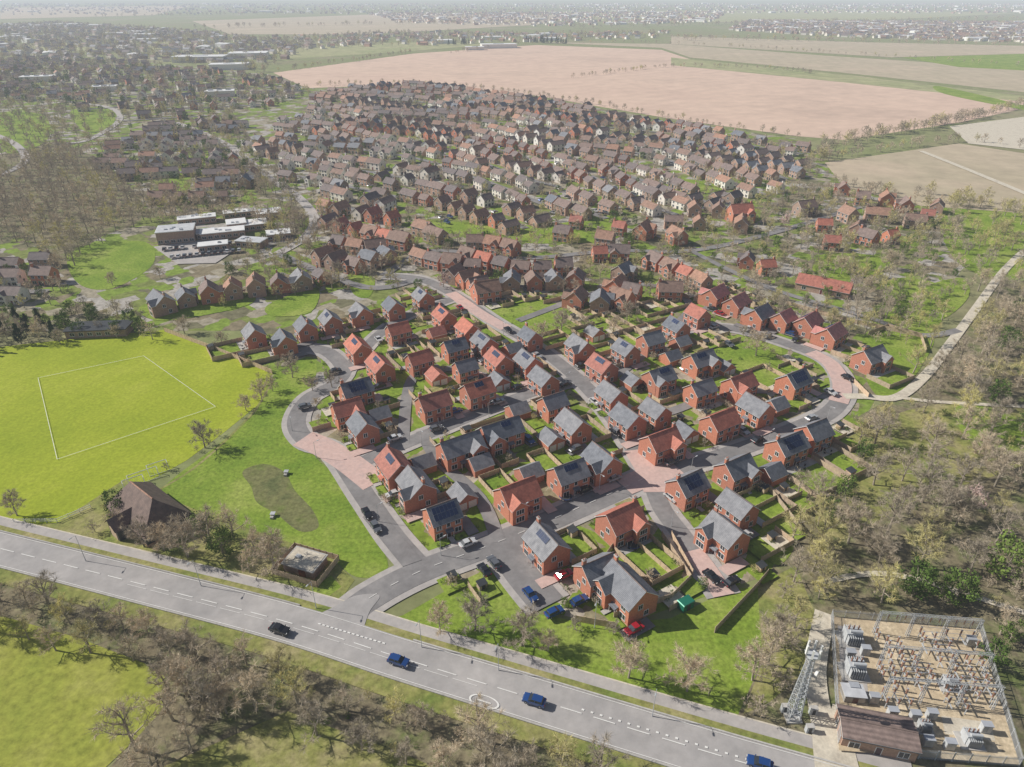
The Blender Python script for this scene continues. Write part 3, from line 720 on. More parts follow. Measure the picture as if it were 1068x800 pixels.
SH=[bare_tree(50+i,4.5,2.6,'twig',nl=9,nb=5,ns=4,ntw=6,tw=.06) for i in range(3)]+[bare_tree(55,4.2,2.4,'twigolive',nl=9,nb=5,ns=4,ntw=6,tw=.06)]
FT=[bare_tree(60+i,9,4,'twig' if i<3 else 'twigolive',nl=7,nb=4,ns=3,ntw=3,tw=.22,tl=1.5) for i in range(4)]
LT=[leafy(70+i,7,2.6,'leaf') for i in range(3)]; LD=[leafy(80+i,10,2.6,'leafdark',60,26,.5,True) for i in range(2)]
SG=[leafy(90+i,2.0,1.3,'leaf',14,26,.22) for i in range(2)]
def tree(x,y,ms,sc=1,name='bare_tree',parent=None,jit=.22,z=0):
    return put(name,R.choice(ms),(x,y,z),R.uniform(0,6.28),sc*R.uniform(1-jit,1+jit),parent)
def scatter(poly,n,mind,rad=1.5,zc=0,check=True):
    P=[G(*p,zc) for p in poly]; x0,x1=min(p[0] for p in P),max(p[0] for p in P); y0,y1=min(p[1] for p in P),max(p[1] for p in P)
    pts=[];gr={};tr=0
    while len(pts)<n and tr<n*14:
        tr+=1; x,y=R.uniform(x0,x1),R.uniform(y0,y1)
        if not inpoly(x,y,P): continue
        if check and not occ_free(x,y,rad): continue
        k=(int(x//mind),int(y//mind)); bad=False
        for i in(-1,0,1):
            for j in(-1,0,1):
                for q in gr.get((k[0]+i,k[1]+j),()):
                    if (q[0]-x)**2+(q[1]-y)**2<mind*mind: bad=True
        if bad: continue
        gr.setdefault(k,[]).append((x,y)); pts.append((x,y))
    return pts
def wood(name,poly,n,mind,sets,sc=1,zc=4,rad=1.5,check=True):
    e=empty(name)
    for x,y in scatter(poly,n,mind,rad,zc,check):
        ms=R.choice(sets); tree(x,y,ms,sc,'tree',e,.3)
BELT=[(-60,592),(0,607),(130,644),(250,677),(390,722),(530,768),(660,810),(760,840),(560,838),(430,795),(330,760),(225,728),(120,690),(0,650),(-60,630)]
wood('tree_belt',BELT,165,5.2,[BT,BT,BT,RT,BT,BT,BO],.9)
wood('undergrowth',BELT,130,3.4,[SH,SH,SH,SG],.5,zc=1,rad=.5)
wood('tree_belt',[(170,705),(235,725),(225,752),(160,800),(90,850),(60,840),(120,775),(175,740)],42,4.8,[BT,SH])
WR=[(1110,320),(1050,315),(1000,370),(960,410),(920,440),(880,470),(862,520),(850,580),(858,615),(1040,640),(1075,690),(1200,560)]
wood('woodland',WR,165,7.4,[BT,BO,RT,BO,BT,BT,LT],1.12)
wood('undergrowth',WR,230,3.6,[SH,SH,SG],.65,zc=1,rad=.5)
wood('woodland',[(820,600),(862,560),(858,640),(850,700),(838,720),(800,745),(775,735),(800,680)],32,5.5,[BT,BO,SH],.95)
wood('tree_belt',[(1020,290),(1110,250),(1110,320),(1060,312),(985,365),(950,395),(940,385),(985,340)],36,6,[BT,BO],.9)
wood('woodland',[(860,455),(935,430),(880,490),(850,560),(825,560),(835,500)],30,6,[BO,BT])
wood('woodland',woodL,220,6.4,[MT],1.1)
wood('woodland',[(95,560),(118,520),(150,560),(200,548),(235,545),(290,572),(285,600),(215,592),(130,572)],46,4.6,[BT,BT,RT,LT])
wood('tree_belt',[(-30,560),(60,552),(110,520),(100,545),(60,570),(-30,572)],18,5,[SH,BT])
wood('tree_belt',[(-40,335),(40,330),(60,345),(20,352),(-40,362)],26,4,[LD,BT],.8)
wood('tree_belt',[(60,318),(130,312),(170,332),(160,345),(60,340)],24,4.5,[MT,SH,LT],.8)
wood('tree_belt',[(140,205),(240,215),(330,205),(360,235),(330,255),(250,222),(150,230)],55,6,[MT])
wood('tree_belt',[(235,175),(270,160),(330,215),(320,260),(300,255),(300,215)],45,6,[MT])
for x,y,s in [(495,640,1.0),(458,645,.8),(545,655,1.05),(572,668,.65),(658,688,1.05),(720,703,1.0),(790,690,1.1),(815,655,1.1),(210,453,.95),(271,408,.8),(303,382,.9),(165,283,.7),(12,525,.8),(345,290,1.0),(115,290,.7),
   (586,335,1.1),(565,345,.9),(352,280,1),(791,357,1.1),(776,345,.5),(402,520,.35),(345,395,.7),(325,400,.6),(600,650,.4),(640,655,.4),(330,420,.4),(905,300,1.1),(930,270,1.1),(880,275,1),(985,520,1.3),(1030,470,1.2),(255,420,.6),(283,400,.6),(60,350,.7),(120,345,.6),(190,338,.8),(230,352,.6),(655,325,1.0),(640,338,.8),(610,338,.8)]:
    X0,Y0=G(x,y,5*s); tree(X0,Y0,RT,s*1.02,jit=.06); occ_add(X0,Y0,1.5)
for x,y in [(462,291),(1018,520),(820,230)]: tree(*G(x,y,4),BP,1.2,'blossom_tree')
for x,y,s in [(1052,590,1.5),(1040,680,1),(950,605,.7),(985,610,.7),(1010,605,.6),(1060,655,1),(640,225,1),(295,190,1.2),(590,620,.35),(735,600,.4),(970,600,.8),(930,612,.6)]: tree(*G(x,y,4),LT,s,'evergreen_tree')
eg=empty('garden_shrubs')
for gs in gard:
    for q in gs:
        if R.random()<.7: tree(q[0],q[1],R.choice([SG,SG,SH,SG]),.55,'shrub',eg,.35)
VG=[(300,215),(400,235),(560,245),(700,235),(850,190),(1000,225),(1000,290),(950,345),(880,320),(760,285),(620,300),(520,290),(420,300),(330,300),(150,320),(230,280)]
wood('garden_trees',VG,420,5,[MT,MT,SH,MT,BO,LT],.72,rad=.5)
wood('garden_shrubs',VG,450,4,[SH,SH,SG],.65,rad=.3,zc=1)
wood('garden_trees',[(800,190),(980,195),(1075,215),(1075,265),(1000,330),(940,345),(880,325),(780,290)],110,6.5,[MT,BO,MT],.9,rad=.8)
wood('garden_trees',RC,1400,6,[FT,FT,FT,FT,LT],.62,rad=.2)
wood('garden_trees',RL,320,6,[FT,FT,FT,LT],.8,rad=.2)
wood('garden_trees',RU,1000,9,[FT,FT,FT,LT],1.0,rad=.2)
wood('garden_trees',[(-80,105),(60,105),(130,130),(100,165),(60,150),(-80,170)],220,7,[FT],1,rad=.3)
wood('garden_trees',[(-80,235),(60,285),(70,330),(-80,345)],90,6,[FT,LT],.7)
wood('shrubs',[(280,350),(450,290),(620,300),(760,285),(930,340),(930,380),(880,440),(800,560),(640,650),(420,590),(330,440)],200,3,[SG,SG,SG,SH],.5,zc=1,rad=.2)
wood('garden_trees',[(620,300),(760,290),(900,320),(1000,290),(960,350),(900,350),(760,310)],55,6,[BT,BO,SH],.8,rad=.5)
wood('garden_trees',[(1000,200),(1110,215),(1110,260),(1000,285),(985,240)],40,7,[MT,BO],.9)
def line(name,px,sp,ms,sc,jit=2.5):
    e=empty(name); P=cr([G(*p) for p in px]); acc=0
    for i in range(len(P)-1):
        l=math.dist(P[i],P[i+1]); t=acc
        while t<l:
            if R.random()<.85: tree(P[i][0]+(P[i+1][0]-P[i][0])*t/l+R.uniform(-jit,jit),P[i][1]+(P[i+1][1]-P[i][1])*t/l+R.uniform(-jit,jit),ms,sc,'tree',e,.3)
            t+=sp
        acc=t-l
line('hedgerow',[(840,180),(860,160),(930,140),(1020,122),(1075,108)],5,FT+MT,1,5)
line('hedgerow',[(860,150),(960,135),(1030,120)],6,FT,1,8)
line('hedgerow',[(590,82),(640,76),(700,70),(800,72),(850,78)],7,FT,.7,5)
line('hedgerow',[(840,180),(900,200),(960,210),(1100,225)],6,MT,.8,3)
line('hedgerow',[(860,168),(1000,148),(1100,160)],7,FT,.8,3)
line('hedgerow',[(470,56),(560,46),(700,46),(900,58),(1100,72)],14,FT,.8,8)
line('hedgerow',[(550,44),(595,46)],5,LD,1.5,14)
line('hedgerow',[(470,47),(490,46)],5,LD,1.3,10)
line('hedgerow',[(290,75),(430,55)],10,FT,.9,6)
line('hedgerow',[(700,40),(880,44),(1100,50)],14,FT,1.2,12)
line('hedgerow',[(330,90),(430,88),(560,100),(700,124),(830,144)],8,FT,.7,4)
line('hedge',[(270,395),(300,378),(285,390),(240,445),(165,500)],5,SH,.55,1)
def town(poly,n,nt):
    mb=MB()
    for x,y in scatter(poly,n,14,check=False):
        big=R.random()<.04
        a=R.choice((.3,.3+1.57,-.5))+R.uniform(-.2,.2); c,s=math.cos(a),math.sin(a); l,h,E=R.uniform(5,9),R.uniform(3.5,5),R.uniform(4.5,5.5)
        if big: l,h,E=R.uniform(12,30),R.uniform(8,13),R.uniform(6,8)
        Z1=E+h*(.7 if not big else .12)
        def q(u,v,z): return (x+u*c-v*s,y+u*s+v*c,z)
        wl='white' if big else R.choice(('render','brick2','render','render')); rf='pale' if big else R.choice(('tile_brown','tile_old','tile_brown','slate'))
        for sg in(-1,1):
            mb.face([q(-l,sg*h,0),q(l,sg*h,0),q(l,sg*h,E),q(-l,sg*h,E)],wl); mb.face([q(sg*l,-h,0),q(sg*l,h,0),q(sg*l,h,E),q(sg*l,0,Z1),q(sg*l,-h,E)],wl)
            mb.face([q(-l-.3,0,Z1+.1),q(l+.3,0,Z1+.1),q(l+.3,sg*(h+.3),E-.1),q(-l-.3,sg*(h+.3),E-.1)],rf)
    if mb.f: mb.obj('distant_town')
    e=empty('distant_trees')
    for x,y in scatter(poly,nt,12,check=False): tree(x,y,FT,1.2,'tree',e,.3)
town([(-60,30),(60,24),(220,34),(330,50),(280,72),(100,60),(-60,68)],800,1600)
town([(780,22),(1090,24),(1090,46),(900,40),(760,32)],1300,1000)
town([(380,14),(760,13),(740,24),(560,28),(420,24)],1000,800)
town([(-60,4),(300,4),(1090,4),(1090,14),(-60,16)],1900,900)
town([(280,40),(420,34),(560,36),(700,34),(690,40),(560,44),(300,52)],200,600)
line('distant_trees',[(-60,70),(120,60),(285,76)],9,FT,1.2,14)
for z in ((0,40,300,44),(200,30,560,24),(600,30,1080,20),(100,18,700,10),(700,42,1090,46)): line('distant_trees',[(z[0],z[1]),((z[0]+z[2])/2,(z[1]+z[3])/2-1),(z[2],z[3])],16,FT,1.6,25)
def flatblock(mb,px,py,L,W,h,ang,rf='pale',wl='brick2'):
    x,y=G(px,py,h); ca,sa=math.cos(ang),math.sin(ang)
    mb.box((x,y,h/2),(L,W,h),wl,ang); mb.box((x,y,h+.15),(L+.5,W+.5,.3),'white',ang); mb.box((x,y,h+.33),(L,W,.06),rf,ang)
    for s in(-1,1):
        n=Vector((-sa*s,ca*s,0)); k=int(L/3)
        for i in range(k):
            c=Vector((x,y,1.7))+Vector((ca,sa,0))*(-L/2+(i+.5)*L/k)+n*(W/2); win(mb,c,tuple(n),1.9,1.4,1)
    for i in range(int(L*W/40)): mb.box((x+ca*R.uniform(-L/3,L/3)-sa*R.uniform(-W/3,W/3),y+sa*R.uniform(-L/3,L/3)+ca*R.uniform(-W/3,W/3),h+.55),(1.4,1.4,.4),'alu',ang)
    occ_add(x,y,max(L,W)/2)
mb=MB()
for a in [(183,238,18,13,6.5,.3,'flat'),(205,226,20,8,3.4,.4),(232,240,22,9,3.6,.35),(262,232,16,11,3.4,.4),(280,220,14,11,3.4,.4),(250,220,18,7,3.2,.4),(290,242,12,9,3.3,.35),(222,254,14,7,3.2,.35),(262,250,14,8,3.3,-.2,'flat'),(246,231,10,10,4.5,.4),(214,241,9,9,3.2,.4,'flat')]: flatblock(mb,*a)
mb.obj('school_building')
for a in [(210,64,90,45,9,.1),(260,60,70,50,9,.2),(240,72,60,30,8,.2),(520,50,80,30,8,.2),(495,52,40,20,6,.1)]:
    mb=MB(); x,y=G(a[0],a[1]); mb.box((x,y,a[4]/2),(a[2],a[3],a[4]),'render',a[5]); mb.box((x,y,a[4]+.3),(a[2]+1,a[3]+1,.6),'pale',a[5]); mb.box((x,y,a[4]+.9),(a[2]*.3,2,.6),'alu',a[5]); mb.obj('warehouse')
mb=MB(); x,y=G(103,340,3); mb.box((x,y,1.5),(22,8,3),'brick2',.1); mb.box((x,y,3.1),(23,9,.3),'dark',.1)
for i in range(6): win(mb,(x-8+i*3.2,y-4.05-.8+i*.32,1.6),(.0998,-.995,0),1.5,1.2,1)
mb.obj('pavilion')
def barn(px,py,ang,L,W,E,Rz):
    x,y=G(px,py,5); mb=MB(); l,h=L/2,W/2
    mb.box((0,0,E/2),(L,W,E),'dark'); mb.box((0,0,.35),(L+.1,W+.1,.7),'brick2')
    o=.5; rr=l-h*.75
    c=[(-l-o,-h-o,E-.3),(l+o,-h-o,E-.3),(l+o,h+o,E-.3),(-l-o,h+o,E-.3)]; a=(-rr,0,Rz); b=(rr,0,Rz)
    mb.face([c[0],c[1],b,a],'thatch'); mb.face([c[2],c[3],a,b],'thatch'); mb.face([c[1],c[2],b],'thatch'); mb.face([c[3],c[0],a],'thatch')
    mb.prism(a,b,.2,.2,6,'tile_old',True)
    mb.box((0,-h-1.6,1.9),(4.4,3.2,3.8),'dark')
    for s in(-1,1): mb.face([(0,-h-3.8,6.0),(0,-1.2,6.0),(s*2.9,-h-1,3.5),(s*2.9,-h-3.8,3.5)],'thatch')
    mb.face([(-2.2,-h-3.22,3.8),(2.2,-h-3.22,3.8),(0,-h-3.22,5.9)],'dark')
    mb.obox((0,-h-3.25,1.6),X,Y,Z,3,.1,3.1,'fence')
    for i in range(5): mb.obox((-l+2+i*(L-4)/4,-h-.05,1.6),X,Y,Z,1,.08,1.2,'glass')
    mb.obj('barn',None,(x,y,0),ang); occ_add(x,y,9)
barn(152,525,math.radians(-38),19,11,3.4,9.2)
x,y=G(318,585,2); ang=math.radians(-20); ca,sa=math.cos(ang),math.sin(ang)
mb=MB(); mb.box((x,y,1.2),(8,5.5,2.4),'brick2',ang); mb.box((x,y,2.5),(8.6,6.1,.25),'conc',ang); mb.box((x,y,2.66),(7.8,5.3,.08),'path',ang); mb.box((x-1.5,y+.6,2.9),(1.2,1.0,.4),'galv',ang); mb.obox((x+sa*2.8+ca,y-ca*2.8+sa,1.0),(ca,sa,0),(-sa,ca,0),Z,1.8,.06,2,'door'); mb.obj('pump_house'); occ_add(x,y,5)
mb=MB(); cs=[(x+ca*u-sa*v,y+sa*u+ca*v) for u,v in((-6,-4.4),(6,-4.4),(6,4.4),(-6,4.4))]
for i in range(4): fence_line(mb,cs[i],cs[(i+1)%4])
mb.obj('timber_fence')
for px in ([(172,346),(226,366),(284,390)],[(745,660),(790,612),(800,600)],[(640,645),(700,625),(720,605),(690,560)],[(835,555),(800,510)],[(880,335),(960,352),(965,368)],[(820,318),(880,335)],[(700,560),(722,600)],[(600,648),(640,655)],[(620,600),(640,570)],[(890,400),(905,415)],[(905,350),(925,342),(960,352)]):
    f=MB(); W_=[G(*p) for p in px]
    for i in range(len(W_)-1): fence_line(f,W_[i],W_[i+1])
    f.obj('timber_fence')
# ---------------------------------------------------------------- cars
def car_mesh(col,est=False):
    mb=MB(); k=CARC[col]
    prof=[(-2.15,.35),(-2.2,.75),(-2.05,.95),(-1.2,1.0),(1.1,.98),(1.95,.85),(2.15,.65),(2.15,.35)]
    w=.88
    for s in(-1,1):
        pts=[(x,s*w,z) for x,z in prof]; mb.face(pts if s<0 else pts[::-1],k)
    n=len(prof)
    for i in range(n):
        j=(i+1)%n; mb.face([(prof[i][0],-w,prof[i][1]),(prof[i][0],w,prof[i][1]),(prof[j][0],w,prof[j][1]),(prof[j][0],-w,prof[j][1])],k)
    b=[(-1.75 if est else -1.6,.98),(1.0,.98)]; t=[(-1.5 if est else -1.0,1.45),(.25,1.47)]
    wb,wt=.84,.66
    A0=[(b[0][0],-wb,b[0][1]),(b[1][0],-wb,b[1][1]),(b[1][0],wb,b[1][1]),(b[0][0],wb,b[0][1])]; T0=[(t[0][0],-wt,t[0][1]),(t[1][0],-wt,t[1][1]),(t[1][0],wt,t[1][1]),(t[0][0],wt,t[0][1])]
    for i in range(4):
        j=(i+1)%4; mb.face([A0[i],A0[j],T0[j],T0[i]],'glass')
    mb.box(((t[0][0]+t[1][0])/2,0,1.48),(t[1][0]-t[0][0]+.1,wt*2+.06,.06),k)
    for s in(-1,1):
        mb.obox((-.35,s*.76,1.2),X,Y,Z,.1,.12,.5,k)
        mb.box((.8,s*.98,1.0),(.18,.18,.13),k)
        mb.box((2.14,s*.62,.68),(.08,.35,.16),'white'); mb.box((-2.17,s*.65,.78),(.08,.3,.18),CARC['red'])
        for x in(-1.35,1.35): mb.prism((x,s*.68,.33),(x,s*.92,.33),.33,.33,12,'tyre',True); mb.prism((x,s*.9,.33),(x,s*.93,.33),.19,.19,8,'alu',True)
    mb.box((2.16,0,.5),(.06,.9,.18),'dark')
    return mb.mesh('car')
CM={c:car_mesh(c,c in('blue','grey')) for c in CARC if c!='green'}
ZR=ZC[0]+.005
for x,y,a,z in drives: put('parked_car',CM[R.choice(['black','grey','silver','white','blue','black','red'])],(x,y,z),a)
def car(x,y,ang,c,name='parked_car'): X0,Y0=G(x,y,.7); put(name,CM[c],(X0,Y0,ZR),ang)
ma=math.atan2(MS[26][1]-MS[22][1],MS[26][0]-MS[22][0])
for x,y,c in [(292,658,'black'),(416,691,'blue'),(557,732,'blue'),(792,798,'blue')]: car(x,y,ma+(math.pi if x in(557,792) else 0),c,'car')
for x,y,a,c in [(383,537,B,'black'),(392,551,B,'grey'),(505,596,A+1.57,'black'),(515,588,A+1.57,'grey'),(553,622,B,'blue'),(588,601,A,'red'),(578,640,A,'blue'),(763,608,A,'black'),(742,603,B,'black'),(604,628,A,'blue'),
 (700,520,B,'white'),(412,458,A,'white'),(455,448,A,'grey'),(520,420,A,'silver'),(590,402,A,'black'),(642,452,B,'black'),(620,420,B,'white'),(700,483,A,'grey'),(790,460,A,'black'),(846,437,A,'silver'),(884,395,B,'black'),(866,410,B,'white'),(830,355,T,'black'),(780,344,T,'white'),(800,351,T,'grey'),(560,372,B,'silver'),(530,345,B,'black'),(350,388,A,'black'),(318,425,A,'grey'),(745,342,A,'silver'),
 (585,435,B,'blue'),(610,512,A,'black'),(488,568,A,'white'),(640,500,A,'silver'),(670,405,A,'black'),(715,385,A,'white'),(760,360,B,'grey'),(395,355,B,'white'),(440,325,B,'black'),(480,322,B,'red'),(475,430,A,'blue'),(540,405,A,'black')]: car(x,y,a,c)
for _ in range(200):
    x,y=R.uniform(300,800),R.uniform(110,235); X0,Y0=G(x,y)
    if inpoly(X0,Y0,[G(*p) for p in RC]): put('parked_car',CM[R.choice(['white','silver','black','blue','red','grey','white'])],(X0,Y0,ZR),math.radians(-43+R.choice((0,90))))
for i in range(12):
    for j,(x0_,y0_) in enumerate(((172,262),(180,270))):
        if R.random()<.8:
            X0,Y0=G(x0_,y0_); put('parked_car',CM[R.choice(['white','silver','black','blue','grey'])],(X0+i*2.7,Y0+i*.9,ZR),.32+1.57)
# ---------------------------------------------------------------- lamps, goals
def lamp_mesh(h):
    mb=MB(); mb.prism((0,0,0),(0,0,1.2),.1,.09,8,'galv',True); mb.prism((0,0,1.2),(0,0,h),.07,.045,8,'galv'); mb.prism((0,0,h),(1.0,0,h+.25),.04,.035,6,'galv'); mb.obox((1.3,0,h+.27),(.97,0,.2),Y,(-.2,0,.97),.75,.28,.12,'galv',.8); mb.obox((1.3,0,h+.2),(.97,0,.2),Y,(-.2,0,.97),.5,.2,.05,'white'); return mb.mesh('street_lamp')
LM=[lamp_mesh(8),lamp_mesh(5.5)]
for x,y in [(520,700),(440,676),(330,635),(210,612),(90,586),(680,748),(620,655)]: put('street_lamp',LM[0],(*G(x,y),0),ma-1.57)
for x,y in [(460,580),(545,545),(625,512),(395,545),(330,478),(640,455),(590,405),(525,350),(720,495),(800,466),(862,440),(440,465),(510,436),(700,550),(305,450)]: put('street_lamp',LM[1],(*G(x,y),0),R.choice((A,B)))
def goal(x,y,ang,w=3.66):
    mb=MB()
    for s in(-1,1):
        mb.prism((0,s*w,0),(0,s*w,2.44),.1,.1,6,'white',True); mb.prism((0,s*w,2.44),(-1.2,s*w,2.2),.05,.05,5,'white'); mb.prism((-1.2,s*w,2.2),(-2,s*w,0),.05,.05,5,'white')
    mb.prism((0,-w,2.44),(0,w,2.44),.1,.1,6,'white',True); mb.prism((-2,-w,.05),(-2,w,.05),.05,.05,5,'white')
    for i in range(9):
        yy=-w+i*w/4; mb.prism((0,yy,2.44),(-2,yy,0),.015,.015,3,'white')
    mb.obj('football_goal',None,(*G(x,y),.05),ang)
goal(150,499,2.2); goal(165,490,2.2,2.5); goal(140,506,2.2,2.5)
# worn pitch lines
mb=MB(); pc=[G(40,395),G(150,372),G(225,425),G(60,480)]
for p,q in zip(pc,pc[1:]+pc[:1]):
    d=math.dist(p,q); a=math.atan2(q[1]-p[1],q[0]-p[0]); nx,ny=-math.sin(a)*.06,math.cos(a)*.06
    mb.face([(p[0]-nx,p[1]-ny,ZM),(q[0]-nx,q[1]-ny,ZM),(q[0]+nx,q[1]+ny,ZM),(p[0]+nx,p[1]+ny,ZM)],'paint')
mb.obj('pitch_marking')
mb=MB(); P=[G(15,545),G(60,545),G(95,530)]
for p,q in zip(P,P[1:]):
    d=math.dist(p,q); n=int(d/2.5); a=math.atan2(q[1]-p[1],q[0]-p[0])
    for i in range(n+1):
        t=i/n; mb.box((p[0]+(q[0]-p[0])*t,p[1]+(q[1]-p[1])*t,.65),(.12,.12,1.3),'white',a)
    for z in(.5,1.1): mb.box(((p[0]+q[0])/2,(p[1]+q[1])/2,z),(d,.07,.12),'white',a)
mb.obj('rail_fence')
for x,y in [(299,494),(285,538)]:
    mb=MB(); mb.prism((0,0,0),(0,0,.8),.5,.5,10,'conc',True); mb.box((0,0,.86),(1.2,1.2,.12),'galv'); mb.box((0,-.9,.3),(.8,.9,.6),'conc'); mb.obj('drainage_chamber',None,(*G(x,y),0))
# ---------------------------------------------------------------- substation
c00,c10,c11,c01=G(866,645),G(1020,658),G(1062,800),G(874,785)
def Sb(a,b): return tuple((1-a)*(1-b)*c00[i]+a*(1-b)*c10[i]+a*b*c11[i]+(1-a)*b*c01[i] for i in(0,1))
ZS=ZC[0]+.03
area('gravel_yard',[Sb(0,0),Sb(1,0),Sb(1,1),Sb(0,1)],'gravel',z=ZS,world=True)
area('concrete_pad',[Sb(.04,.08),Sb(.2,.08),Sb(.2,.62),Sb(.04,.62)],'pave',z=ZS+.01,world=True)
area('concrete_pad',[Sb(.62,.72),Sb(.9,.74),Sb(.9,.86),Sb(.62,.84)],'path',z=ZS+.01,world=True)
sa_=math.atan2(c10[1]-c00[1],c10[0]-c00[0]); ux=Vector((math.cos(sa_),math.sin(sa_),0)); uy=Vector((-math.sin(sa_),math.cos(sa_),0))
mb=MB()
for p,q in ((Sb(0,0),Sb(1,0)),(Sb(1,0),Sb(1,1)),(Sb(1,1),Sb(.3,1)),(Sb(0,.95),Sb(0,0))):
    d=math.dist(p,q); n=int(d/.25); a=math.atan2(q[1]-p[1],q[0]-p[0])
    for i in range(n):
        t=i/n; mb.box((p[0]+(q[0]-p[0])*t,p[1]+(q[1]-p[1])*t,1.35),(.08,.03,2.7),'galv',a)
    for z in(.5,2.2): mb.box(((p[0]+q[0])/2,(p[1]+q[1])/2,z),(d,.07,.07),'galv',a)
    for i in range(int(d/2.75)+1): t=min(1,i*2.75/d); mb.box((p[0]+(q[0]-p[0])*t,p[1]+(q[1]-p[1])*t,1.35),(.12,.12,2.7),'galv',a)
mb.obj('palisade_fence')
def insul(mb,x,y,z0,h=1.4,post=2.3):
    mb.prism((x,y,0),(x,y,post),.1,.09,5,'galv'); mb.box((x,y,.1),(.8,.8,.25),'conc')
    n=5
    for i in range(n): mb.prism((x,y,post+i*h/n),(x,y,post+(i+.8)*h/n),.2,.1,7,'ceramic')
    mb.box((x,y,post+h),(.3,.3,.1),'alu')
for b in (.16,.26,.36,.46,.56,.66):
    mb=MB(); prev=None
    for a in [.28,.35,.42,.5,.58,.66,.75,.84,.92]:
        if R.random()<.2: prev=None; continue
        for o in(-1.1,0,1.1):
            if R.random()<.25: continue
            p=Sb(a,b); x,y=p[0]+uy.x*o,p[1]+uy.y*o; insul(mb,x,y,0)
        p=Sb(a,b); mb.obox((p[0],p[1],2.25),ux,uy,Z,.2,2.6,.15,'galv')
        cur=[(p[0]+uy.x*o,p[1]+uy.y*o,3.8) for o in(-1.1,0,1.1)]
        if prev and R.random()<.7:
            for u,v in zip(prev,cur): mb.prism(u,v,.04,.04,5,'alu')
        prev=cur
    mb.obj('busbar_insulator_row')
def lattice(mb,p,h,w=.5):
    x,y=p
    for i in(-1,1):
        for j in(-1,1): mb.prism((x+i*w/2,y+j*w/2,0),(x+i*w/3,y+j*w/3,h),.06,.05,4,'galv')
    n=int(h/.8)
    for k in range(n):
        z0,z1=k*h/n,(k+1)*h/n
        for i,j,i2,j2 in((-1,-1,1,-1),(1,-1,1,1),(1,1,-1,1),(-1,1,-1,-1)): mb.prism((x+i*w*.45,y+j*w*.45,z0),(x+i2*w*.42,y+j2*w*.42,z1),.03,.03,3,'galv')
for b in(.12,.4,.64):
    mb=MB(); pts=[Sb(a,b) for a in(.28,.5,.72,.93)]
    for p in pts: lattice(mb,p,7)
    for p,q in zip(pts,pts[1:]):
        L_=lambda t,o,z:(p[0]+(q[0]-p[0])*t+uy.x*o,p[1]+(q[1]-p[1])*t+uy.y*o,z)
        for z,o in((7,.2),(7,-.2),(6.5,0)): mb.prism(L_(0,o,z),L_(1,o,z),.05,.05,4,'galv')
        for k in range(10):
            t0,t1=k/10,(k+1)/10
            mb.prism(L_(t0,.2,7),L_(t1,-.2,7),.02,.02,3,'galv'); mb.prism(L_(t0,.2,7),L_((t0+t1)/2,0,6.5),.02,.02,3,'galv'); mb.prism(L_((t0+t1)/2,0,6.5),L_(t1,.2,7),.02,.02,3,'galv')
        for t in(.25,.5,.75):
            x,y,_=L_(t,0,0); mb.prism((x,y,6.5),(x,y,5.2),.12,.07,6,'ceramic'); mb.prism((x,y,5.2),(x,y,3.8),.02,.02,3,'alu')
    mb.obj('steel_gantry')
def transformer(p,sc=1,dark='galv'):
    mb=MB(); mb.box((0,0,.15),(5.2,4.2,.3),'conc'); mb.box((0,0,1.6),(3,1.8,2.6),dark)
    for s in(-1,1):
        for i in range(7): mb.box((-1.3+i*.43,s*1.35,1.6),(.1,.8,2.1),dark)
    mb.prism((-1.2,-.9,3.7),(1.2,-.9,3.7),.35,.35,10,dark,True); mb.box((0,-.9,3.2),(.2,.2,.7),dark)
    for i in(-1,0,1):
        for k in range(4): mb.prism((i*.9,.4,2.9+k*.3),(i*.9,.4,3.15+k*.3),.18,.09,7,'ceramic')
        mb.prism((i*.9,.4,4.1),(i*.9,.4,4.5),.03,.03,4,'alu')
    mb.obj('power_transformer',None,(*p,ZS),sa_,sc)
transformer(Sb(.12,.2),1.0); transformer(Sb(.12,.46),1.0); transformer(Sb(.7,.5),.7); transformer(Sb(.75,.88),.8); transformer(Sb(.5,.82),.6)
for a,b in [(.5,.92),(.62,.93),(.1,.34),(.45,.76),(.9,.15),(.32,.75),(.1,.6),(.2,.3),(.85,.8),(.38,.9),(.22,.66),(.55,.74)]:
    mb=MB(); mb.box((0,0,1),(1.6,1.0,1.9),'galv'); mb.box((0,0,2.02),(1.8,1.2,.1),'alu'); mb.box((-.4,-.53,1.05),(.7,.05,1.6),'conc'); mb.box((.4,-.53,1.05),(.7,.05,1.6),'conc'); mb.obj('control_cabinet',None,(*Sb(a,b),ZS),sa_)
x,y=G(915,760,3)
P=house_parts(12,6,3.2,'tile_brown','brick2',pitch=12,porch=False,floors=1)
merge(P).obj('switch_house',None,(x,y,0),sa_-.12)
x,y=G(890,722,2); mb=MB(); mb.box((x,y,1.2),(3.6,2.6,2.4),'conc',sa_); mb.box((x,y,2.5),(4,3,.15),'flat',sa_); mb.obox((x,y-1.33,1),X,Y,Z,1,.06,2,'door'); mb.obj('equipment_kiosk')
mb=MB(); mb.box((0,0,.2),(2.8,2.8,.4),'conc'); HT=17
for i in(-1,1):
    for j in(-1,1): mb.prism((i*1.0,j*1.0,.3),(i*.4,j*.4,HT),.12,.08,5,'galv')
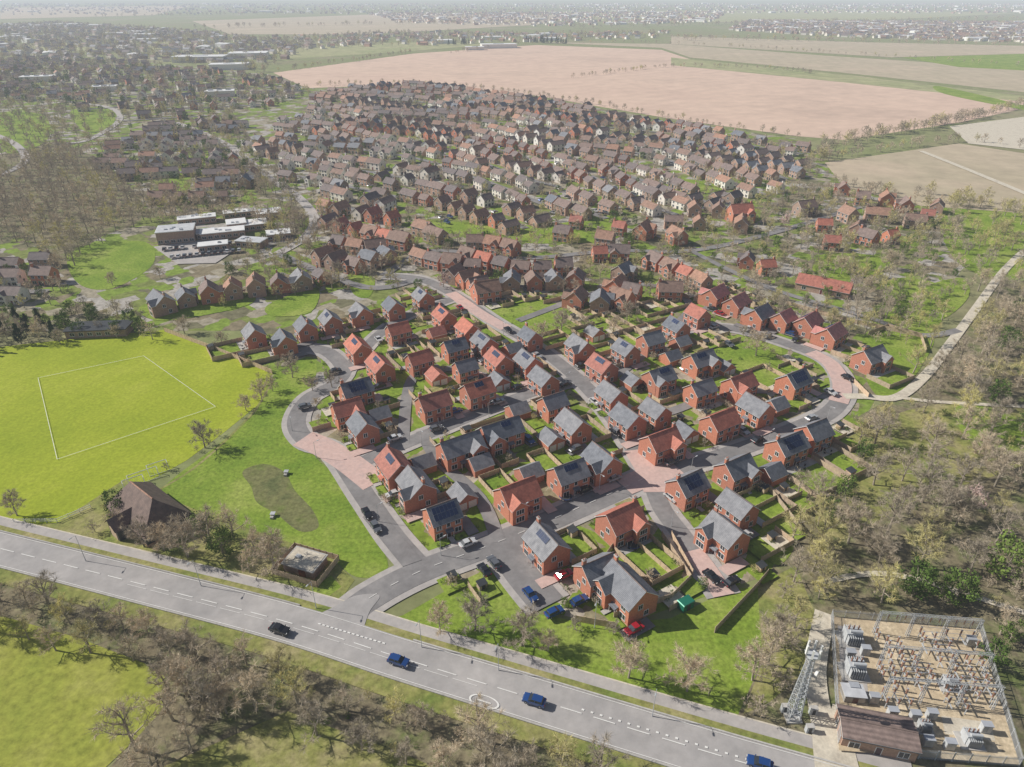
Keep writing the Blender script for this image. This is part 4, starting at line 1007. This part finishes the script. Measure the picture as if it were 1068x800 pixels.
for k in range(12):
    z0,z1=.3+k*(HT-.3)/12,.3+(k+1)*(HT-.3)/12; f0,f1=1-.6*k/12,1-.6*(k+1)/12
    for i,j,i2,j2 in((-1,-1,1,-1),(1,-1,1,1),(1,1,-1,1),(-1,1,-1,-1)):
        mb.prism((i*f0,j*f0,z0),(i2*f1,j2*f1,z1),.05,.05,3,'galv'); mb.prism((i*f1,j*f1,z1),(i2*f0,j2*f0,z0),.05,.05,3,'galv'); mb.prism((i*f0,j*f0,z0),(i2*f0,j2*f0,z0),.04,.04,3,'galv')
mb.box((0,0,HT+.1),(2.0,2.0,.12),'galv'); mb.prism((.2,.2,.3),(.2,.2,HT),.14,.14,6,'galv')
for i in range(6):
    t=i*1.047; mb.prism((math.cos(t)*1.0,math.sin(t)*1.0,HT-.5),(math.cos(t)*1.0,math.sin(t)*1.0,HT+2.4),.05,.05,5,'galv'); mb.box((math.cos(t)*1.2,math.sin(t)*1.2,HT+1.3),(.25,.35,2.0),'white',t)
mb.prism((.9,-.9,HT*.8),(1.2,-1.2,HT*.8),.45,.5,12,'white',True)
mb.obj('telecom_mast',None,(*G(826,748),0))
for dx,dy in((6,2),(-4,3),(2,-5)):
    X0,Y0=G(832,750); c=MB(); c.box((0,0,.95),(1.3,.8,1.7),'galv'); c.box((0,0,1.85),(1.4,.9,.1),'conc'); c.box((0,-.42,.95),(.55,.04,1.4),'dark'); c.obj('equipment_cabinet',None,(X0+dx*.5,Y0+dy*.5,0))
x,y=G(715,630,1); mb=MB(); mb.box((0,0,1),(3,2,2),CARC['green']); mb.obox((0,0,2.1),X,Y,Z,3.3,2.3,.16,CARC['green'],.9); mb.obox((0,-1.03,.9),X,Y,Z,.9,.05,1.7,'dark'); mb.obj('garden_store',None,(x,y,0),A)
for x,y in [(660,570),(700,470),(590,520),(500,395)]:
    mb=MB(); mb.prism((0,0,.75),(0,0,.8),1.6,1.6,18,'dark',True)
    for j in range(6): t=j*1.047; mb.prism((1.6*math.cos(t),1.6*math.sin(t),0),(1.6*math.cos(t),1.6*math.sin(t),2.2),.03,.03,4,'galv')
    mb.prism((0,0,.8),(0,0,.86),1.75,1.62,18,CARC['blue']); mb.obj('trampoline',None,(*G(x,y),0.1))

# ================================================================ LIGHT, HAZE, CAMERA
el=math.radians(36); az=math.radians(12)
sv=Vector((-math.cos(el)*math.cos(az),math.cos(el)*math.sin(az),math.sin(el)))
sd=bpy.data.lights.new('sun','SUN'); sd.energy=5.0; sd.angle=math.radians(.5); sd.color=(1,.95,.87)
so=bpy.data.objects.new('sun',sd); so.rotation_euler=sv.to_track_quat('Z','Y').to_euler(); so.location=(0,0,300); COL.objects.link(so)
w=bpy.data.worlds.new('World'); scn.world=w; w.use_nodes=True; nt=w.node_tree; bg=nt.nodes['Background']
sk=nt.nodes.new('ShaderNodeTexSky'); sk.sky_type='NISHITA'; sk.sun_disc=False; sk.sun_elevation=el; sk.sun_rotation=math.atan2(sv.x,sv.y); sk.dust_density=1
nt.links.new(sk.outputs[0],bg.inputs[0]); bg.inputs[1].default_value=.055
# thin even absorbing layer; its added emission stands in for scattered daylight
m=bpy.data.materials.new('emissive_haze'); m.use_nodes=True; nt=m.node_tree; nt.nodes.clear()
DEN=.00014
o=nt.nodes.new('ShaderNodeOutputMaterial'); va=nt.nodes.new('ShaderNodeVolumeAbsorption'); va.inputs['Color'].default_value=(0,0,0,1); va.inputs['Density'].default_value=DEN
em=nt.nodes.new('ShaderNodeEmission'); em.inputs['Color'].default_value=(.68,.73,.81,1); em.inputs['Strength'].default_value=DEN
ad=nt.nodes.new('ShaderNodeAddShader'); nt.links.new(va.outputs[0],ad.inputs[0]); nt.links.new(em.outputs[0],ad.inputs[1]); nt.links.new(ad.outputs[0],o.inputs['Volume'])
M['emissive_haze']=m
mb=MB(); mb.box((0,14000,160),(40000,32000,330),'emissive_haze'); mb.obj('emissive_haze_box')
cam=bpy.data.cameras.new('camera'); cam.sensor_width=36; cam.lens=24; cam.clip_end=80000; cam.clip_start=1
co=bpy.data.objects.new('camera',cam); co.location=(0,0,H); co.rotation_euler=(math.radians(90)-PT,0,0); COL.objects.link(co); scn.camera=co
scn.view_settings.view_transform='Standard'; scn.view_settings.look='None'; scn.view_settings.exposure=0
print('objects',len(bpy.data.objects))
